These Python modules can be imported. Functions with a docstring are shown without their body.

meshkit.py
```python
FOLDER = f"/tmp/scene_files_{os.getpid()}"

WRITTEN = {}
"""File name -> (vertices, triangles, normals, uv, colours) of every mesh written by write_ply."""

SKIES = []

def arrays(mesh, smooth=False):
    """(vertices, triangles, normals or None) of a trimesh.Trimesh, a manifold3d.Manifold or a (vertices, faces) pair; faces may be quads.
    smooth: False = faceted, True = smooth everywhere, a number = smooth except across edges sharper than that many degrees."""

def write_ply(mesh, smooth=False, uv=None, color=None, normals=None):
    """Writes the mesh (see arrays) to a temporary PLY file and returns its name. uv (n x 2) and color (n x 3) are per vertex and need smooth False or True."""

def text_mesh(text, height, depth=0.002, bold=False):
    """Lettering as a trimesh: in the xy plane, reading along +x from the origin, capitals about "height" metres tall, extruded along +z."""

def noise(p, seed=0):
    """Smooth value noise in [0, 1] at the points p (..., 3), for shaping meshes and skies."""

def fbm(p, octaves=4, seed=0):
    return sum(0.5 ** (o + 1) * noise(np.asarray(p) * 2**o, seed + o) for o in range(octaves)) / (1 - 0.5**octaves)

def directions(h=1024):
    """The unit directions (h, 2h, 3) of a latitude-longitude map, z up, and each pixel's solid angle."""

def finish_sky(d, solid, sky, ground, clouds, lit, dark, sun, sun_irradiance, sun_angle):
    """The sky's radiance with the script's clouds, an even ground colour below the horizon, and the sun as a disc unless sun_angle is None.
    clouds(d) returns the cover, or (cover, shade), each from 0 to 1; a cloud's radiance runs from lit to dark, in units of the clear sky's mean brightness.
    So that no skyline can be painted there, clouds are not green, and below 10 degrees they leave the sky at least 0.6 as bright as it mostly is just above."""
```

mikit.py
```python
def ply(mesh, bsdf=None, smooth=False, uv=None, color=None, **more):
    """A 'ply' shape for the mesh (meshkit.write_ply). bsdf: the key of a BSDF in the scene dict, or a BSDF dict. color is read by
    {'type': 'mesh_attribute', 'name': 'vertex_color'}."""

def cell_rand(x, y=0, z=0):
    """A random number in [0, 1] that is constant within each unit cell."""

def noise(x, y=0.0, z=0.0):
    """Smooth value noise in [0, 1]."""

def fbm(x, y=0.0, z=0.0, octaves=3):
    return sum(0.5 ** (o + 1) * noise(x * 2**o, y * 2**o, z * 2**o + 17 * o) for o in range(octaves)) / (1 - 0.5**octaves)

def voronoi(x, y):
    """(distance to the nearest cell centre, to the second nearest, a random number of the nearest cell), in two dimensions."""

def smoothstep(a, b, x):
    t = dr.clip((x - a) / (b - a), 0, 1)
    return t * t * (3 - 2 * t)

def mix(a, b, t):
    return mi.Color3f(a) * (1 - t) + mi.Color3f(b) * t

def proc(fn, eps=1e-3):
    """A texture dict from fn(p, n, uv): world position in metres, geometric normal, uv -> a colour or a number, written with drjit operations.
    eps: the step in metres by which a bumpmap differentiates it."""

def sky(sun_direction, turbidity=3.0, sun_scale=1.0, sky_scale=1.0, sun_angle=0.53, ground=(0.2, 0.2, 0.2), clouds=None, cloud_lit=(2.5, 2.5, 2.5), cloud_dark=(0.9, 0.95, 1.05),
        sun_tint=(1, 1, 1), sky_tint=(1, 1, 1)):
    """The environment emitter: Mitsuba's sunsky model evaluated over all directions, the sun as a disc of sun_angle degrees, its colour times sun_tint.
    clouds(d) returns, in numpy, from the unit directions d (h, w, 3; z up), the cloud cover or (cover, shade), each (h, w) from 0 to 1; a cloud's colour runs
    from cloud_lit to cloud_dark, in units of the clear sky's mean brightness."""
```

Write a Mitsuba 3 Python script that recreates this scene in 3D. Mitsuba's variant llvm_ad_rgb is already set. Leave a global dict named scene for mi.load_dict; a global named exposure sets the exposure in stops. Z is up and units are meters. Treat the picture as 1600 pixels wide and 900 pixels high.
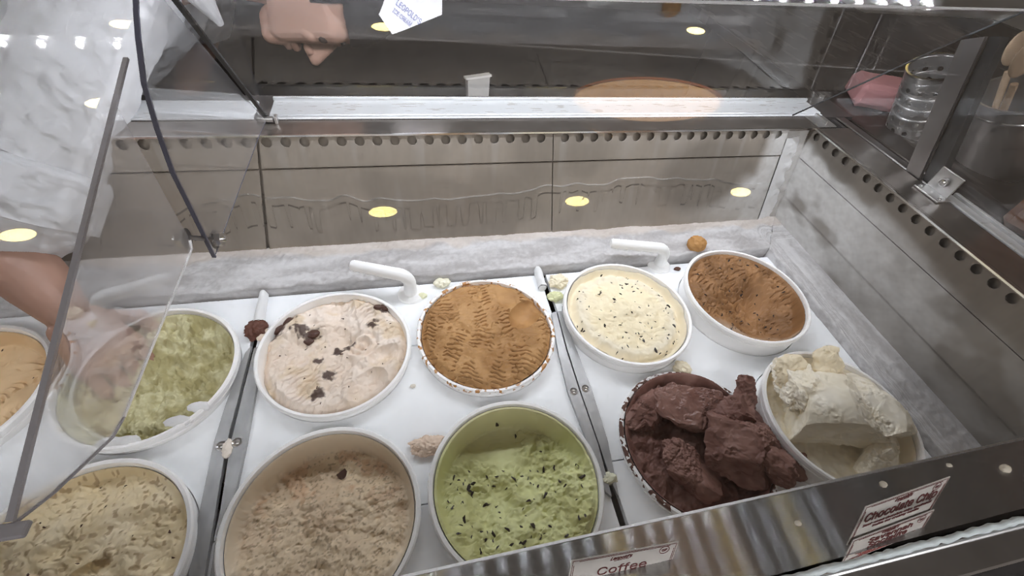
import math, random
import numpy as np, trimesh, manifold3d as m3
import mitsuba as mi, mikit, meshkit
import drjit as dr
from shapely.geometry import Polygon, Point, box as sbox
from shapely import union_all
from shapely import affinity

T = mi.ScalarTransform4f
PI = math.pi
scene, labels = {}, {}
# ---------------------------------------------------------------- camera (metres; origin under the lens on the tub rims' level)
CAM = np.array([0, 0, 0.61106])
FW = np.array([0.19724298, 0.63737653, -0.7448801])
DN = np.array([-0.08319543, -0.74618336, -0.6605217])
FOV = 99.3195
scene['camera'] = {'type': 'perspective', 'fov': FOV, 'fov_axis': 'x', 'near_clip': 0.01, 'far_clip': 100.0,
                   'to_world': T().look_at(origin=CAM.tolist(), target=(CAM + FW).tolist(), up=(-DN).tolist())}
exposure = 1.98
LED_L = 360.0
DOWN_L = (3.8, 2.9, 0.95)
FILL_PANEL_L = 1.9
scene['ambient'] = {'type': 'constant', 'sampling_weight': 1.0, 'radiance': {'type': 'rgb', 'value': [0.050, 0.0515, 0.054]}}
FLOOR, CEIL = -0.9, 2.2

# ---------------------------------------------------------------- helpers
def lin(r, g, b, k=1.0):
    f = lambda c: ((c / 255 + 0.055) / 1.055) ** 2.4 if c > 10 else c / 255 / 12.92
    return [min(0.98, k * f(c)) for c in (r, g, b)]

used = {}
def key(name, parent=None):
    base = (parent + '__' if parent else '') + name
    n = used.get(base, -1) + 1
    used[base] = n
    return base if n == 0 else f'{base}_{n:03d}'

def thing(name, label=None, cat=None, group=None, kind=None):
    k = key(name)
    lab = {}
    if label: lab['label'] = label
    if cat: lab['category'] = cat
    if group: lab['group'] = group
    if kind: lab['kind'] = kind
    labels[k] = lab
    return k

def put(name, mesh, bsdf, parent=None, smooth=False, label=None, kind=None, raw=None, **more):
    k = key(name, parent)
    d = mesh if raw else mikit.ply(mesh, bsdf, smooth, **{a: more.pop(a) for a in ('uv', 'color') if a in more}, **more)
    scene[k] = d
    if label or kind:
        labels.setdefault(k, {})
        if label: labels[k]['label'] = label
        if kind: labels[k]['kind'] = kind
    return k

def solo(name, mesh, bsdf, label, cat, group=None, kind=None, smooth=False, **more):
    k = put(name, mesh, bsdf, None, smooth, **more)
    labels[k] = {x: y for x, y in (('label', label), ('category', cat), ('group', group), ('kind', kind)) if y}
    return k

def struct(name, mesh, bsdf, label=None, **more):
    k = put(name, mesh, bsdf, None, **more)
    labels[k] = {'kind': 'structure', **({'label': label} if label else {})}
    return k

def bx(x0, x1, y0, y1, z0, z1):
    m = trimesh.creation.box((x1 - x0, y1 - y0, z1 - z0))
    m.apply_translation(((x0 + x1) / 2, (y0 + y1) / 2, (z0 + z1) / 2))
    return m

def cat(*ms): return trimesh.util.concatenate(list(ms))

def bevel_box(x0, x1, y0, y1, z0, z1, b=0.002):
    pts = []
    for ix, x in ((1, x0), (-1, x1)):
        for iy, y in ((1, y0), (-1, y1)):
            for iz, z in ((1, z0), (-1, z1)):
                pts += [(x + ix * b, y + iy * b, z), (x + ix * b, y, z + iz * b), (x, y + iy * b, z + iz * b)]
    return trimesh.convex.convex_hull(np.array(pts))

def frame(origin, u, v):
    """4x4 that maps local (x,y,z) to origin + x*u + y*v + z*(u x v)."""
    u, v = np.array(u, float), np.array(v, float)
    u /= np.linalg.norm(u); v = v - u * (u @ v); v /= np.linalg.norm(v)
    M = np.eye(4); M[:3, 0], M[:3, 1], M[:3, 2], M[:3, 3] = u, v, np.cross(u, v), origin
    return M

def extr(poly, h, M=None, z0=0.0):
    gs = getattr(poly, 'geoms', [poly])
    m = cat(*[trimesh.creation.extrude_polygon(g, h, engine='earcut') for g in gs])
    m.apply_translation((0, 0, z0))
    if M is not None: m.apply_transform(M)
    return m

def lathe(prof, n=96, loc=(0, 0, 0)):
    m = trimesh.creation.revolve(np.array(prof, float), sections=n)
    m.apply_translation(loc)
    return m

def tube(path, r, n=16, caps=True):
    path = np.array(path, float); r = np.broadcast_to(r, len(path))
    tan = np.gradient(path, axis=0); tan /= np.linalg.norm(tan, axis=1)[:, None]
    ref = np.array([0, 0, 1.0]) if abs(tan[0][2]) < 0.9 else np.array([1.0, 0, 0])
    vs = []
    nrm = ref - tan[0] * (ref @ tan[0])
    for p, t, rr in zip(path, tan, r):
        nrm = nrm - t * (nrm @ t); nrm /= np.linalg.norm(nrm)
        b = np.cross(t, nrm)
        a = np.arange(n) * 2 * PI / n
        vs.append(p + rr * (np.cos(a)[:, None] * nrm + np.sin(a)[:, None] * b))
    V = np.vstack(vs); F = []
    for i in range(len(path) - 1):
        for j in range(n):
            a, b_, c, d = i * n + j, i * n + (j + 1) % n, (i + 1) * n + (j + 1) % n, (i + 1) * n + j
            F += [(a, b_, c), (a, c, d)]
    if caps:
        V = np.vstack([V, path[0], path[-1]]); s, e = len(V) - 2, len(V) - 1
        for j in range(n):
            F += [(s, (j + 1) % n, j), (e, (len(path) - 1) * n + j, (len(path) - 1) * n + (j + 1) % n)]
    return trimesh.Trimesh(V, np.array(F), process=False)

def cyl(p0, p1, r, n=32):
    return tube([p0, p1], r, n)

def grid_mesh(P):
    """Triangles of a (n, m, 3) point grid."""
    n, m = P.shape[:2]
    i = np.arange(n * m).reshape(n, m)
    a, b, c, d = i[:-1, :-1].ravel(), i[1:, :-1].ravel(), i[1:, 1:].ravel(), i[:-1, 1:].ravel()
    return trimesh.Trimesh(P.reshape(-1, 3), np.vstack([np.stack([a, b, c], 1), np.stack([a, c, d], 1)]), process=False)

def fb(x, y, s, seed=0, o=4, z=0.0):
    return meshkit.fbm(np.stack([x * s, y * s, np.zeros_like(x) + z], -1), o, seed)

def sst(a, b, x):
    t = np.clip((x - a) / (b - a), 0, 1)
    return t * t * (3 - 2 * t)

# ---------------------------------------------------------------- materials
def two(b): return {'type': 'twosided', 'bsdf': b}
def principled(c, rough=0.5, metal=0.0, spec=0.5, **k):
    return {'type': 'principled', 'base_color': c if isinstance(c, dict) else {'type': 'rgb', 'value': list(c)}, 'roughness': rough, 'metallic': metal, 'specular': spec, **k}
def bump(b, fn, scale, eps=4e-4):
    return {'type': 'bumpmap', 'arbitrary': mikit.proc(fn, eps), 'scale': scale, 'bsdf': b}
N, FB, SS, MIX = mikit.noise, mikit.fbm, mikit.smoothstep, mikit.mix

def mat(name, b): scene[name] = b

# frosted stainless walls of the well: dull brown-grey steel, white frost, darker wiped patches, frozen drips near the foot
def wall_frost(p):
    top_right = SS(0.52, 0.78, p.x) * SS(0.66, 0.70, p.y)
    right = SS(0.845, 0.848, p.x)
    f = FB(p.x * 7 + 1.3, p.y * 7, p.z * 7, 4)
    fine = FB(p.x * 90, p.y * 90, p.z * 90, 2)
    clear = SS(0.50, 0.72, FB(p.x * 13 + 5.0, p.y * 13, p.z * 17, 3))            # wiped and thawed patches
    rightf = SS(0.172, 0.138, p.z + 0.07 * (f - 0.5)) * (0.95 - 0.60 * SS(0.50, 0.25, p.y + 0.5 * (f - 0.5)))
    backf = top_right * SS(0.40, 0.55, f + 0.35 * SS(0.70, 0.80, p.x) + 0.15 * SS(0.06, 0.02, p.z))
    damp = SS(0.115, 0.07, dr.sqrt(dr.square((p.x - 0.615) * 0.9) + dr.square((p.z - 0.105) * 1.1)) + 0.05 * (f - 0.5))
    backf = dr.maximum(backf, 0.8 * SS(0.725, 0.75, p.x + 0.03 * (f - .5))) * (1 - damp)
    return dr.clip(dr.select(right > 0.5, rightf * (1 - 0.75 * clear), backf) * (0.75 + 0.4 * fine), 0, 1)

def wall_drip(p, n, uv):
    # the ice sheet over the lower third of the back wall with runs hanging from its edge
    edge = 0.068 + 0.034 * N(p.x * 7 + 2.0, 5.0) + 0.012 * N(p.x * 31, 2.0)
    sheet = SS(edge + 0.0025, edge - 0.0015, p.z)
    low = edge - 0.012 - 0.044 * SS(0.52, 0.70, N(p.x * 150, 9.0)) - 0.008 * N(p.x * 60, 3.0)
    runs = SS(low - 0.002, low + 0.003, p.z)
    return 0.9 * sheet + 1.1 * sheet * runs + 0.30 * FB(p.x * 120, p.y * 120, p.z * 60, 3)

def wall_col(p, n, uv):
    f = wall_frost(p)
    base = MIX([0.30, 0.272, 0.244], [0.40, 0.368, 0.335], 0.5 * FB(p.x * 14, p.y * 14, p.z * 8, 3) + 0.5 * FB(p.x * 120, p.y * 120, p.z * 14, 3))
    streak = SS(0.60, 0.9, N(p.x * 60, 4.0, p.z * 5)) * 0.28 * SS(0.03, 0.09, p.z) * SS(0.84, 0.80, p.x)
    damp = SS(0.48, 0.62, FB(p.x * 6 + 4.2, p.y * 6, p.z * 6, 3))
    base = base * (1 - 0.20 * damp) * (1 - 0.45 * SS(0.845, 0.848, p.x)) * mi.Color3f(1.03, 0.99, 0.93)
    base = base * (1 - 0.30 * SS(0.115, 0.07, dr.sqrt(dr.square((p.x - 0.615) * 0.9) + dr.square((p.z - 0.105) * 1.1))))
    back = SS(0.845, 0.843, p.x)
    edge = 0.068 + 0.034 * N(p.x * 7 + 2.0, 5.0) + 0.012 * N(p.x * 31, 2.0)
    low = edge - 0.012 - 0.044 * SS(0.52, 0.70, N(p.x * 150, 9.0)) - 0.008 * N(p.x * 60, 3.0)
    line = dr.maximum(SS(0.0030, 0.0008, dr.abs(p.z - edge)) * 0.8, SS(0.0026, 0.0006, dr.abs(p.z - low)) * SS(0.25, 0.5, N(p.x * 18, 6.0))) * back
    base = base * (1 - 0.10 * back * SS(edge + .002, edge, p.z)) * (1 - 0.42 * line)  # ice tone and dark outlines painted in to bring out the weak relief
    return MIX(MIX(base, [0.46, 0.44, 0.42], streak), [0.54, 0.53, 0.515], f)
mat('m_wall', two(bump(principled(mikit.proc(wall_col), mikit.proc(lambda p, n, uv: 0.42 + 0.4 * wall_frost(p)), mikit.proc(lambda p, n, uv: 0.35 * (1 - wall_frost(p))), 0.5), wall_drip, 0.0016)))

def lip_col(p, n, uv):
    return MIX([0.33, 0.30, 0.275], [0.44, 0.41, 0.385], FB(p.x * 30, p.y * 30, p.z * 30, 3))
mat('m_steel_lip', two(principled(mikit.proc(lip_col), 0.30, 0.95)))
mat('m_steel_bright', two(principled([0.75, 0.75, 0.75], 0.16, 1.0)))
mat('m_steel_satin', two(principled([0.56, 0.55, 0.54], 0.32, 0.9)))
mat('m_steel_dark', two(principled([0.16, 0.15, 0.145], 0.4, 0.8)))
def alu_col(p, n, uv):
    s = SS(0.68, 0.74, FB(p.x * 40, p.y * 220, p.z * 220, 3))
    return MIX([0.58, 0.59, 0.60], [0.30, 0.27, 0.24], s * 0.45)
mat('m_steel_post', two(principled([0.20, 0.185, 0.175], 0.35, 0.8)))
mat('m_track', two(principled(mikit.proc(alu_col), 0.34, 0.25, 0.5)))
mat('m_bar', two(bump(principled(mikit.proc(lambda p, n, uv: MIX([0.26, 0.26, 0.265], [0.46, 0.46, 0.46], FB(p.x * 60, p.y * 25, p.z * 60, 4))), 0.42, 0.55), lambda p, n, uv: FB(p.x * 300, p.y * 120, p.z * 300, 3), 0.0004)))
# brushed along x: lamp images are drawn out across the brushing
mat('m_brushed', two({'type': 'roughconductor', 'alpha_u': 0.006, 'alpha_v': 0.30, 'eta': {'type': 'rgb', 'value': [2.6, 2.5, 2.4]}, 'k': {'type': 'rgb', 'value': [3.2, 3.15, 3.1]},
     'specular_reflectance': {'type': 'rgb', 'value': [0.9, 0.9, 0.9]}}))
def ledge_col(p, n, uv):
    side = SS(0.77, 0.80, p.x) * SS(0.66, 0.60, p.y)
    a = FB(p.x * (14 + 40 * side), p.y * (54 - 42 * side), p.z * 40, 4)
    b = FB(p.x * 150 + 7, p.y * 150, p.z * 150, 3)
    warm = SS(0.655, 0.672, p.y + 0.02 * N(p.x * 25, 3.0)) * 0.5
    return MIX(MIX([0.36, 0.345, 0.34], [0.53, 0.52, 0.52], SS(0.30, 0.70, 0.75 * a + 0.25 * b)), [0.50, 0.42, 0.35], warm)
mat('m_ledge', two(principled(mikit.proc(ledge_col), 0.6, 0.0, 0.4)))
mat('m_frost', two(principled([0.70, 0.70, 0.70], 0.7, 0.0, 0.3)))
def board_col(p, n, uv):
    s = SS(0.60, 0.75, FB(p.x * 22, p.y * 22, p.z * 22, 4))
    return MIX([0.83, 0.845, 0.86], [0.66, 0.67, 0.675], s * 0.35)
mat('m_board', two(bump(principled(mikit.proc(board_col), 0.45, 0.0, 0.4), lambda p, n, uv: FB(p.x * 500, p.y * 500, p.z * 500, 2), 0.00025)))
mat('m_tub', two(principled([0.83, 0.825, 0.815], 0.33, 0.0, 0.5)))
mat('m_tub_choc', two(principled(mikit.proc(lambda p, n, uv: MIX([0.83, 0.825, 0.815], [0.11, 0.05, 0.035], SS(0.46, 0.50, FB(p.x * 110, p.y * 110, p.z * 60, 3)) * SS(-0.016, -0.011, p.z))), 0.4, 0.0, 0.5)))
mat('m_tub_caramel', two(principled(mikit.proc(lambda p, n, uv: MIX([0.83, 0.825, 0.815], [0.42, 0.20, 0.06], SS(0.54, 0.60, FB(p.x * 150, p.y * 150, p.z * 90, 3)) * SS(-0.016, -0.006, p.z))), 0.4, 0.0, 0.5)))
mat('m_white', two(principled([0.84, 0.84, 0.83], 0.4, 0.0, 0.5)))
mat('m_black', two(principled([0.02, 0.02, 0.02], 0.6)))
mat('m_well', two(principled([0.05, 0.05, 0.05], 0.8)))
# ice cream: colour per vertex, fine crystals and tears in relief
def ice_bump(p, n, uv): return FB(p.x * 420, p.y * 420, p.z * 420, 3) + 0.7 * FB(p.x * 170, p.y * 170, p.z * 170, 2)
VC = {'type': 'mesh_attribute', 'name': 'vertex_color'}
mat('m_ice', two(bump(principled(VC, 0.55, 0.0, 0.35), ice_bump, 0.0007)))
mat('m_ice_soft', two(bump(principled(VC, 0.30, 0.0, 0.45), ice_bump, 0.0005)))
mat('m_chip', two(principled([0.022, 0.014, 0.011], 0.45, 0.0, 0.4)))
mat('m_choc', two(principled([0.07, 0.030, 0.020], 0.45, 0.0, 0.4)))
mat('m_pane', {'type': 'thindielectric', 'int_ior': 1.5})
mat('m_door', {'type': 'thindielectric', 'int_ior': 1.52})
HAZE = {'type': 'principledthin', 'base_color': {'type': 'rgb', 'value': [0.62, 0.60, 0.61]}, 'roughness': 0.8, 'spec_trans': 0.0, 'diff_trans': 1.0}
mat('m_acrylic', {'type': 'blendbsdf', 'weight': 0.24, 'a': {'type': 'thindielectric', 'int_ior': 2.2}, 'b': HAZE})
mat('m_acrylic_clear', {'type': 'blendbsdf', 'weight': 0.10, 'a': {'type': 'thindielectric', 'int_ior': 1.6}, 'b': HAZE})
mat('m_edge_dark', two(principled([0.085, 0.085, 0.115], 0.25, 0.0, 0.6)))
mat('m_edge_grey', two(principled([0.30, 0.285, 0.30], 0.22, 0.2, 0.6)))
mat('m_edge_light', two(principled([0.80, 0.80, 0.82], 0.2, 0.3, 0.6)))
mat('m_gasket', two(principled([0.62, 0.68, 0.70], 0.3, 0.0, 0.5)))
mat('m_card', two(principled([0.52, 0.49, 0.46], 0.5)))
mat('m_card_back', two(principled([0.34, 0.32, 0.30], 0.5)))
mat('m_ink', two(principled([0.115, 0.028, 0.026], 0.6)))
mat('m_ink_red', two(principled([0.36, 0.07, 0.06], 0.6)))
mat('m_ink_blue', two(principled([0.09, 0.10, 0.34], 0.6)))
mat('m_brown', two(principled(mikit.proc(lambda p, n, uv: MIX([0.16, 0.072, 0.04], [0.24, 0.115, 0.065], FB(p.x * 9, p.y * 30, p.z * 30, 3))), 0.45)))
mat('m_floor', two(principled(mikit.proc(lambda p, n, uv: MIX([0.022, 0.020, 0.019], [0.045, 0.040, 0.038], FB(p.x * 5, p.y * 5, 0, 3))), 0.5)))
mat('m_room', two(principled([0.66, 0.63, 0.60], 0.8, 0.0, 0.2)))
mat('m_ceiling', two(principled([0.60, 0.57, 0.54], 0.9, 0.0, 0.1)))
mat('m_dark_unit', two(principled([0.030, 0.027, 0.026], 0.4, 0.0, 0.5)))
def counter_col(p, n, uv):
    s = SS(0.62, 0.7, FB(p.x * 40, p.y * 12, 0, 4))
    return MIX([0.055, 0.045, 0.04], [0.16, 0.14, 0.125], s * 0.35)
mat('m_counter', two(principled(mikit.proc(counter_col), 0.35, 0.6, 0.5)))
mat('m_towel', two(principled([0.42, 0.20, 0.20], 0.8)))
mat('m_skin', two(principled([0.34, 0.20, 0.15], 0.5, 0.0, 0.35)))
mat('m_shirt', two(bump(principled([0.60, 0.60, 0.615], 0.85, 0.0, 0.2), lambda p, n, uv: FB(p.x * 20, p.y * 30, p.z * 14, 4), 0.03)))
mat('m_hair', two(principled([0.012, 0.011, 0.012], 0.5)))
mat('m_paper', two(principled([0.80, 0.79, 0.80], 0.7)))
mat('m_trousers', two(principled([0.02, 0.02, 0.025], 0.8)))
mat('m_copper', two(principled([0.55, 0.27, 0.14], 0.35, 0.9)))

# ---------------------------------------------------------------- the room
RX0, RX1, RY0, RY1 = -3.6, 4.2, -3.4, 3.4
struct('floor', bx(RX0, RX1, RY0, RY1, FLOOR - 0.05, FLOOR), 'm_floor', 'dark floor around the ice cream counter')
struct('ceiling', bx(RX0, RX1, RY0, RY1, CEIL, CEIL + 0.05), 'm_ceiling', 'pale ceiling with small round downlights')
struct('wall_back', bx(RX0, RX1, RY1, RY1 + 0.05, FLOOR, CEIL), 'm_room')
struct('wall_front', bx(RX0, RX1, RY0 - 0.05, RY0, FLOOR, CEIL), 'm_room')
struct('wall_left', bx(RX0 - 0.05, RX0, RY0, RY1, FLOOR, CEIL), 'm_room')
struct('wall_right', bx(RX1, RX1 + 0.05, RY0, RY1, FLOOR, CEIL), 'm_room')

def disc(r, z=0.0, n=32, down=True):
    a = np.arange(n) * 2 * PI / n
    V = np.vstack([np.stack([r * np.cos(a), r * np.sin(a), a * 0 + z], 1), [[0, 0, z]]])
    F = [((i + 1) % n, i, n) if down else (i, (i + 1) % n, n) for i in range(n)]
    return trimesh.Trimesh(V, np.array(F), process=False)
def area(rgb, weight=1.0): return {'type': 'area', 'radiance': {'type': 'rgb', 'value': list(rgb)}, 'sampling_weight': weight}
spots = [(-0.18, 1.21), (0.91, 1.22), (2.00, 1.23), (-1.47, 2.40), (-0.107, 2.44), (2.03, 2.50), (-1.53, 1.89), (-1.79, 1.18),
         (-1.30, -2.75), (-0.2, -2.75), (0.9, -2.75), (2.0, -2.75)]
dl_body = lathe([(0.066, 0.0), (0.085, -0.004), (0.085, 0.0)], 32)
dl_lens = disc(0.066, -0.002)
for x, y in spots:
    k = thing('ceiling_downlight', 'small oval warm downlight set flush in the ceiling above the counter', 'ceiling light', 'downlights in the ceiling')
    for nm, m, b, em in (('trim', dl_body, 'm_white', None), ('lens', dl_lens, 'm_white', DOWN_L)):
        mm = m.copy(); mm.apply_scale((1.1, 0.48, 1.0)); mm.apply_translation((x, y, CEIL))
        put(nm, mm, b, k, **({'emitter': area(em, 0.3)} if em else {}))
for x, y in [(-1.0, -1.75), (0.6, -1.75), (2.2, -1.75)]:  # added fill panels, out of view, that brighten the well from the front
    k = thing('added_fill_panel', 'added white fill light panel, unseen, in the ceiling behind the customers', 'ceiling light', 'added fill panels behind the customers')
    put('frame', bx(x - 0.62, x + 0.62, y - 0.47, y + 0.47, CEIL - 0.02, CEIL), 'm_white', k)
    m = trimesh.Trimesh([[x - .6, y - .45, CEIL - .022], [x + .6, y - .45, CEIL - .022], [x + .6, y + .45, CEIL - .022], [x - .6, y + .45, CEIL - .022]], [[0, 2, 1], [0, 3, 2]], process=False)
    put('diffuser', m, 'm_white', k, emitter=area([FILL_PANEL_L, FILL_PANEL_L, FILL_PANEL_L * 1.02], 8.0))
# copper pendant whose warm bowl the front glass mirrors
pk = thing('copper_pendant_lamp', 'long oval copper pendant lamp hanging over the right end of the counter', 'pendant lamp')
px, py, pz = 0.945, 1.23, 1.35
put('shade', lathe([(0.285, 0.0), (0.26, 0.10), (0.15, 0.19), (0.03, 0.22), (0.0, 0.22)], 64).apply_scale((1.15, 0.37, 1)).apply_translation((px, py, pz)), 'm_copper', pk, smooth=40)
put('cord', cyl((px, py, pz + 0.22), (px, py, CEIL), 0.004, 8), 'm_black', pk)
dm = disc(0.278, pz + 0.012, 48); dm.apply_scale((1.15, 0.37, 1)); dm.apply_translation((px, py, 0))
put('diffuser', dm, 'm_white', pk, emitter=area([0.42, 0.23, 0.10], 0.2))

# ---------------------------------------------------------------- the display case
WX0, WX1 = -0.86, 0.85           # inside of the well
WB = np.radians(76.0)
ZB, ZT = -0.005, 0.203
def back_pt(s, t, off=0.0):       # s along x, t up the leaning back wall, off towards the customer
    n = np.array([0, -math.sin(WB), math.cos(WB)])
    return np.array([s, 0.675, ZB]) + t * np.array([0, math.cos(WB), math.sin(WB)]) + off * n
TB = (ZT - ZB) / math.sin(WB)     # slant height
MB = frame([0, 0.675, ZB], [1, 0, 0], [0, math.cos(WB), math.sin(WB)])   # local z looks at the customer
case = thing('ice_cream_display_case', 'stainless steel glass-fronted dipping case holding the tubs of ice cream', 'display case')
HR, PITCH = 0.0083, 0.0298
def perforated(x0a, x0b, x1a, x1b, t0, t1, holes):
    poly = Polygon([(x0a, t0), (x1a, t0), (x1b, t1), (x0b, t1)])
    return poly.difference(union_all([Point(h, t1 - 0.0125).buffer(HR, 20) for h in holes])) if holes else poly
FOLD = TB - 0.058
# three bays; the joint between the first two runs askew
j0 = lambda t: -0.287 + 0.0385 * t / TB            # left joint
j1 = lambda t: 0.281 - 0.019 * t / TB
bays = [(lambda t: WX0, lambda t: j0(t) - 0.0022, [-0.268 - PITCH * i for i in range(18)]),
        (lambda t: j0(t) + 0.0022 * (1.8 - t / TB), lambda t: j1(t) - 0.001, [-0.2375 + PITCH * i for i in range(17)]),
        (lambda t: j1(t) + 0.001, lambda t: 0.797 - 0.012 * t / TB, [0.2865 + PITCH * i for i in range(17)])]
for a, b, hs in bays:
    put('perforated_panel', extr(perforated(a(FOLD + .0015), a(TB), b(FOLD + .0015), b(TB), FOLD + .0015, TB, hs), 0.0015, MB, -0.0015), 'm_wall', case)
    put('wall_panel', extr(Polygon([(a(0), 0), (b(0), 0), (b(FOLD - .0015), FOLD - .0015), (a(FOLD - .0015), FOLD - .0015)]), 0.0015, MB, -0.0030), 'm_wall', case)
put('air_duct', extr(sbox(WX0, 0, 0.86, TB), 0.002, MB, -0.0115), 'm_wall', case)
# right wall of the well
MR = frame([WX1, 0.05, ZB], [0, 1, 0], [0, 0, 1])
MR[:3, 2] = [1, 0, 0]             # local z away from the well (mirrored frame; faces are two-sided)
HT = ZT - ZB
holes_r = [0.287 + 0.0303 * i - 0.05 for i in range(-8, 15)]
yb = 0.683 - 0.05
rp = Polygon([(0.0, HT - 0.066), (yb + 0.052, HT - 0.066), (yb + 0.066, HT), (0.0, HT)]).difference(union_all([Point(h, HT - 0.0125).buffer(HR, 20) for h in holes_r]))
put('perforated_panel', extr(rp, 0.0015, MR, 0.0), 'm_wall', case)
put('wall_panel', extr(Polygon([(0.0, 0), (yb, 0), (yb + 0.051, HT - 0.068), (0.0, HT - 0.068)]), 0.0015, MR, 0.0012), 'm_wall', case)
put('air_duct', bx(WX1 + 0.009, WX1 + 0.011, 0.05, 0.80, ZB, ZT), 'm_wall', case)
# frost grown over the corner gap between the two walls
rng = np.random.default_rng(4)
tt, ss = np.meshgrid(np.linspace(-0.02, 0.90, 90), np.linspace(0, 1, 26), indexing='ij')
p0 = np.stack([0.800 - 0.012 * tt, 0.677 + 0.0505 * tt, ZB + 0.208 * tt], -1)
p1 = np.stack([0.8512 + 0 * tt, 0.688 + 0.054 * tt, ZB + 0.208 * tt], -1)
pm = p0 * (1 - ss[..., None]) + p1 * ss[..., None]
nz = meshkit.fbm(pm * 60, 4, 3)
pm += np.array([-0.5, -0.8, 0.1]) * ((0.009 * nz - 0.0035) * np.sin(PI * ss))[..., None]
put('frost_seam', grid_mesh(pm), 'm_frost', case, smooth=True)
# frosted ledges round the foot of the walls, with a rough rounded nose
def ledge(points_in, points_out, seed, nu, nv=46):
    u, v = np.meshgrid(np.linspace(0, 1, nu), np.linspace(0, 1, nv), indexing='ij')
    a0, a1, b0, b1 = (np.array(q, float) for q in (*points_in, *points_out))
    pin = a0 * (1 - u[..., None]) + a1 * u[..., None]
    pout = b0 * (1 - u[..., None]) + b1 * u[..., None]
    w = np.clip((v - 0.14) / 0.86, 0, 1)[..., None]
    p = pin * (1 - w) + pout * w
    n1 = meshkit.fbm(p * np.array([28, 60, 30.]), 4, seed); n2 = meshkit.fbm(p * 150, 3, seed + 9)
    z = -0.034 + 0.030 * np.sqrt(np.clip(v / 0.16, 0, 1)) + ((0.012 if nu > 400 else 0.005) * (n1 - .5) + (0.005 if nu > 400 else 0.0025) * (n2 - .5)) * np.clip(v * 6, 0, 1) * np.clip((1 - v) * 8 + .25, 0, 1)
    p[..., 2] = z
    p[..., 0:2] += (0.006 * (meshkit.fbm(p * 40, 3, seed + 5) - .5))[..., None] * np.clip(1 - v * 3, 0, 1)[..., None]
    return grid_mesh(p)
put('frosted_ledge', ledge(([-0.86, 0.573, 0], [0.768, 0.580, 0]), ([-0.86, 0.677, 0], [0.850, 0.684, 0]), 1, 640), 'm_ledge', case, smooth=True, label='frosted ledge at the foot of the back wall')
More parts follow.
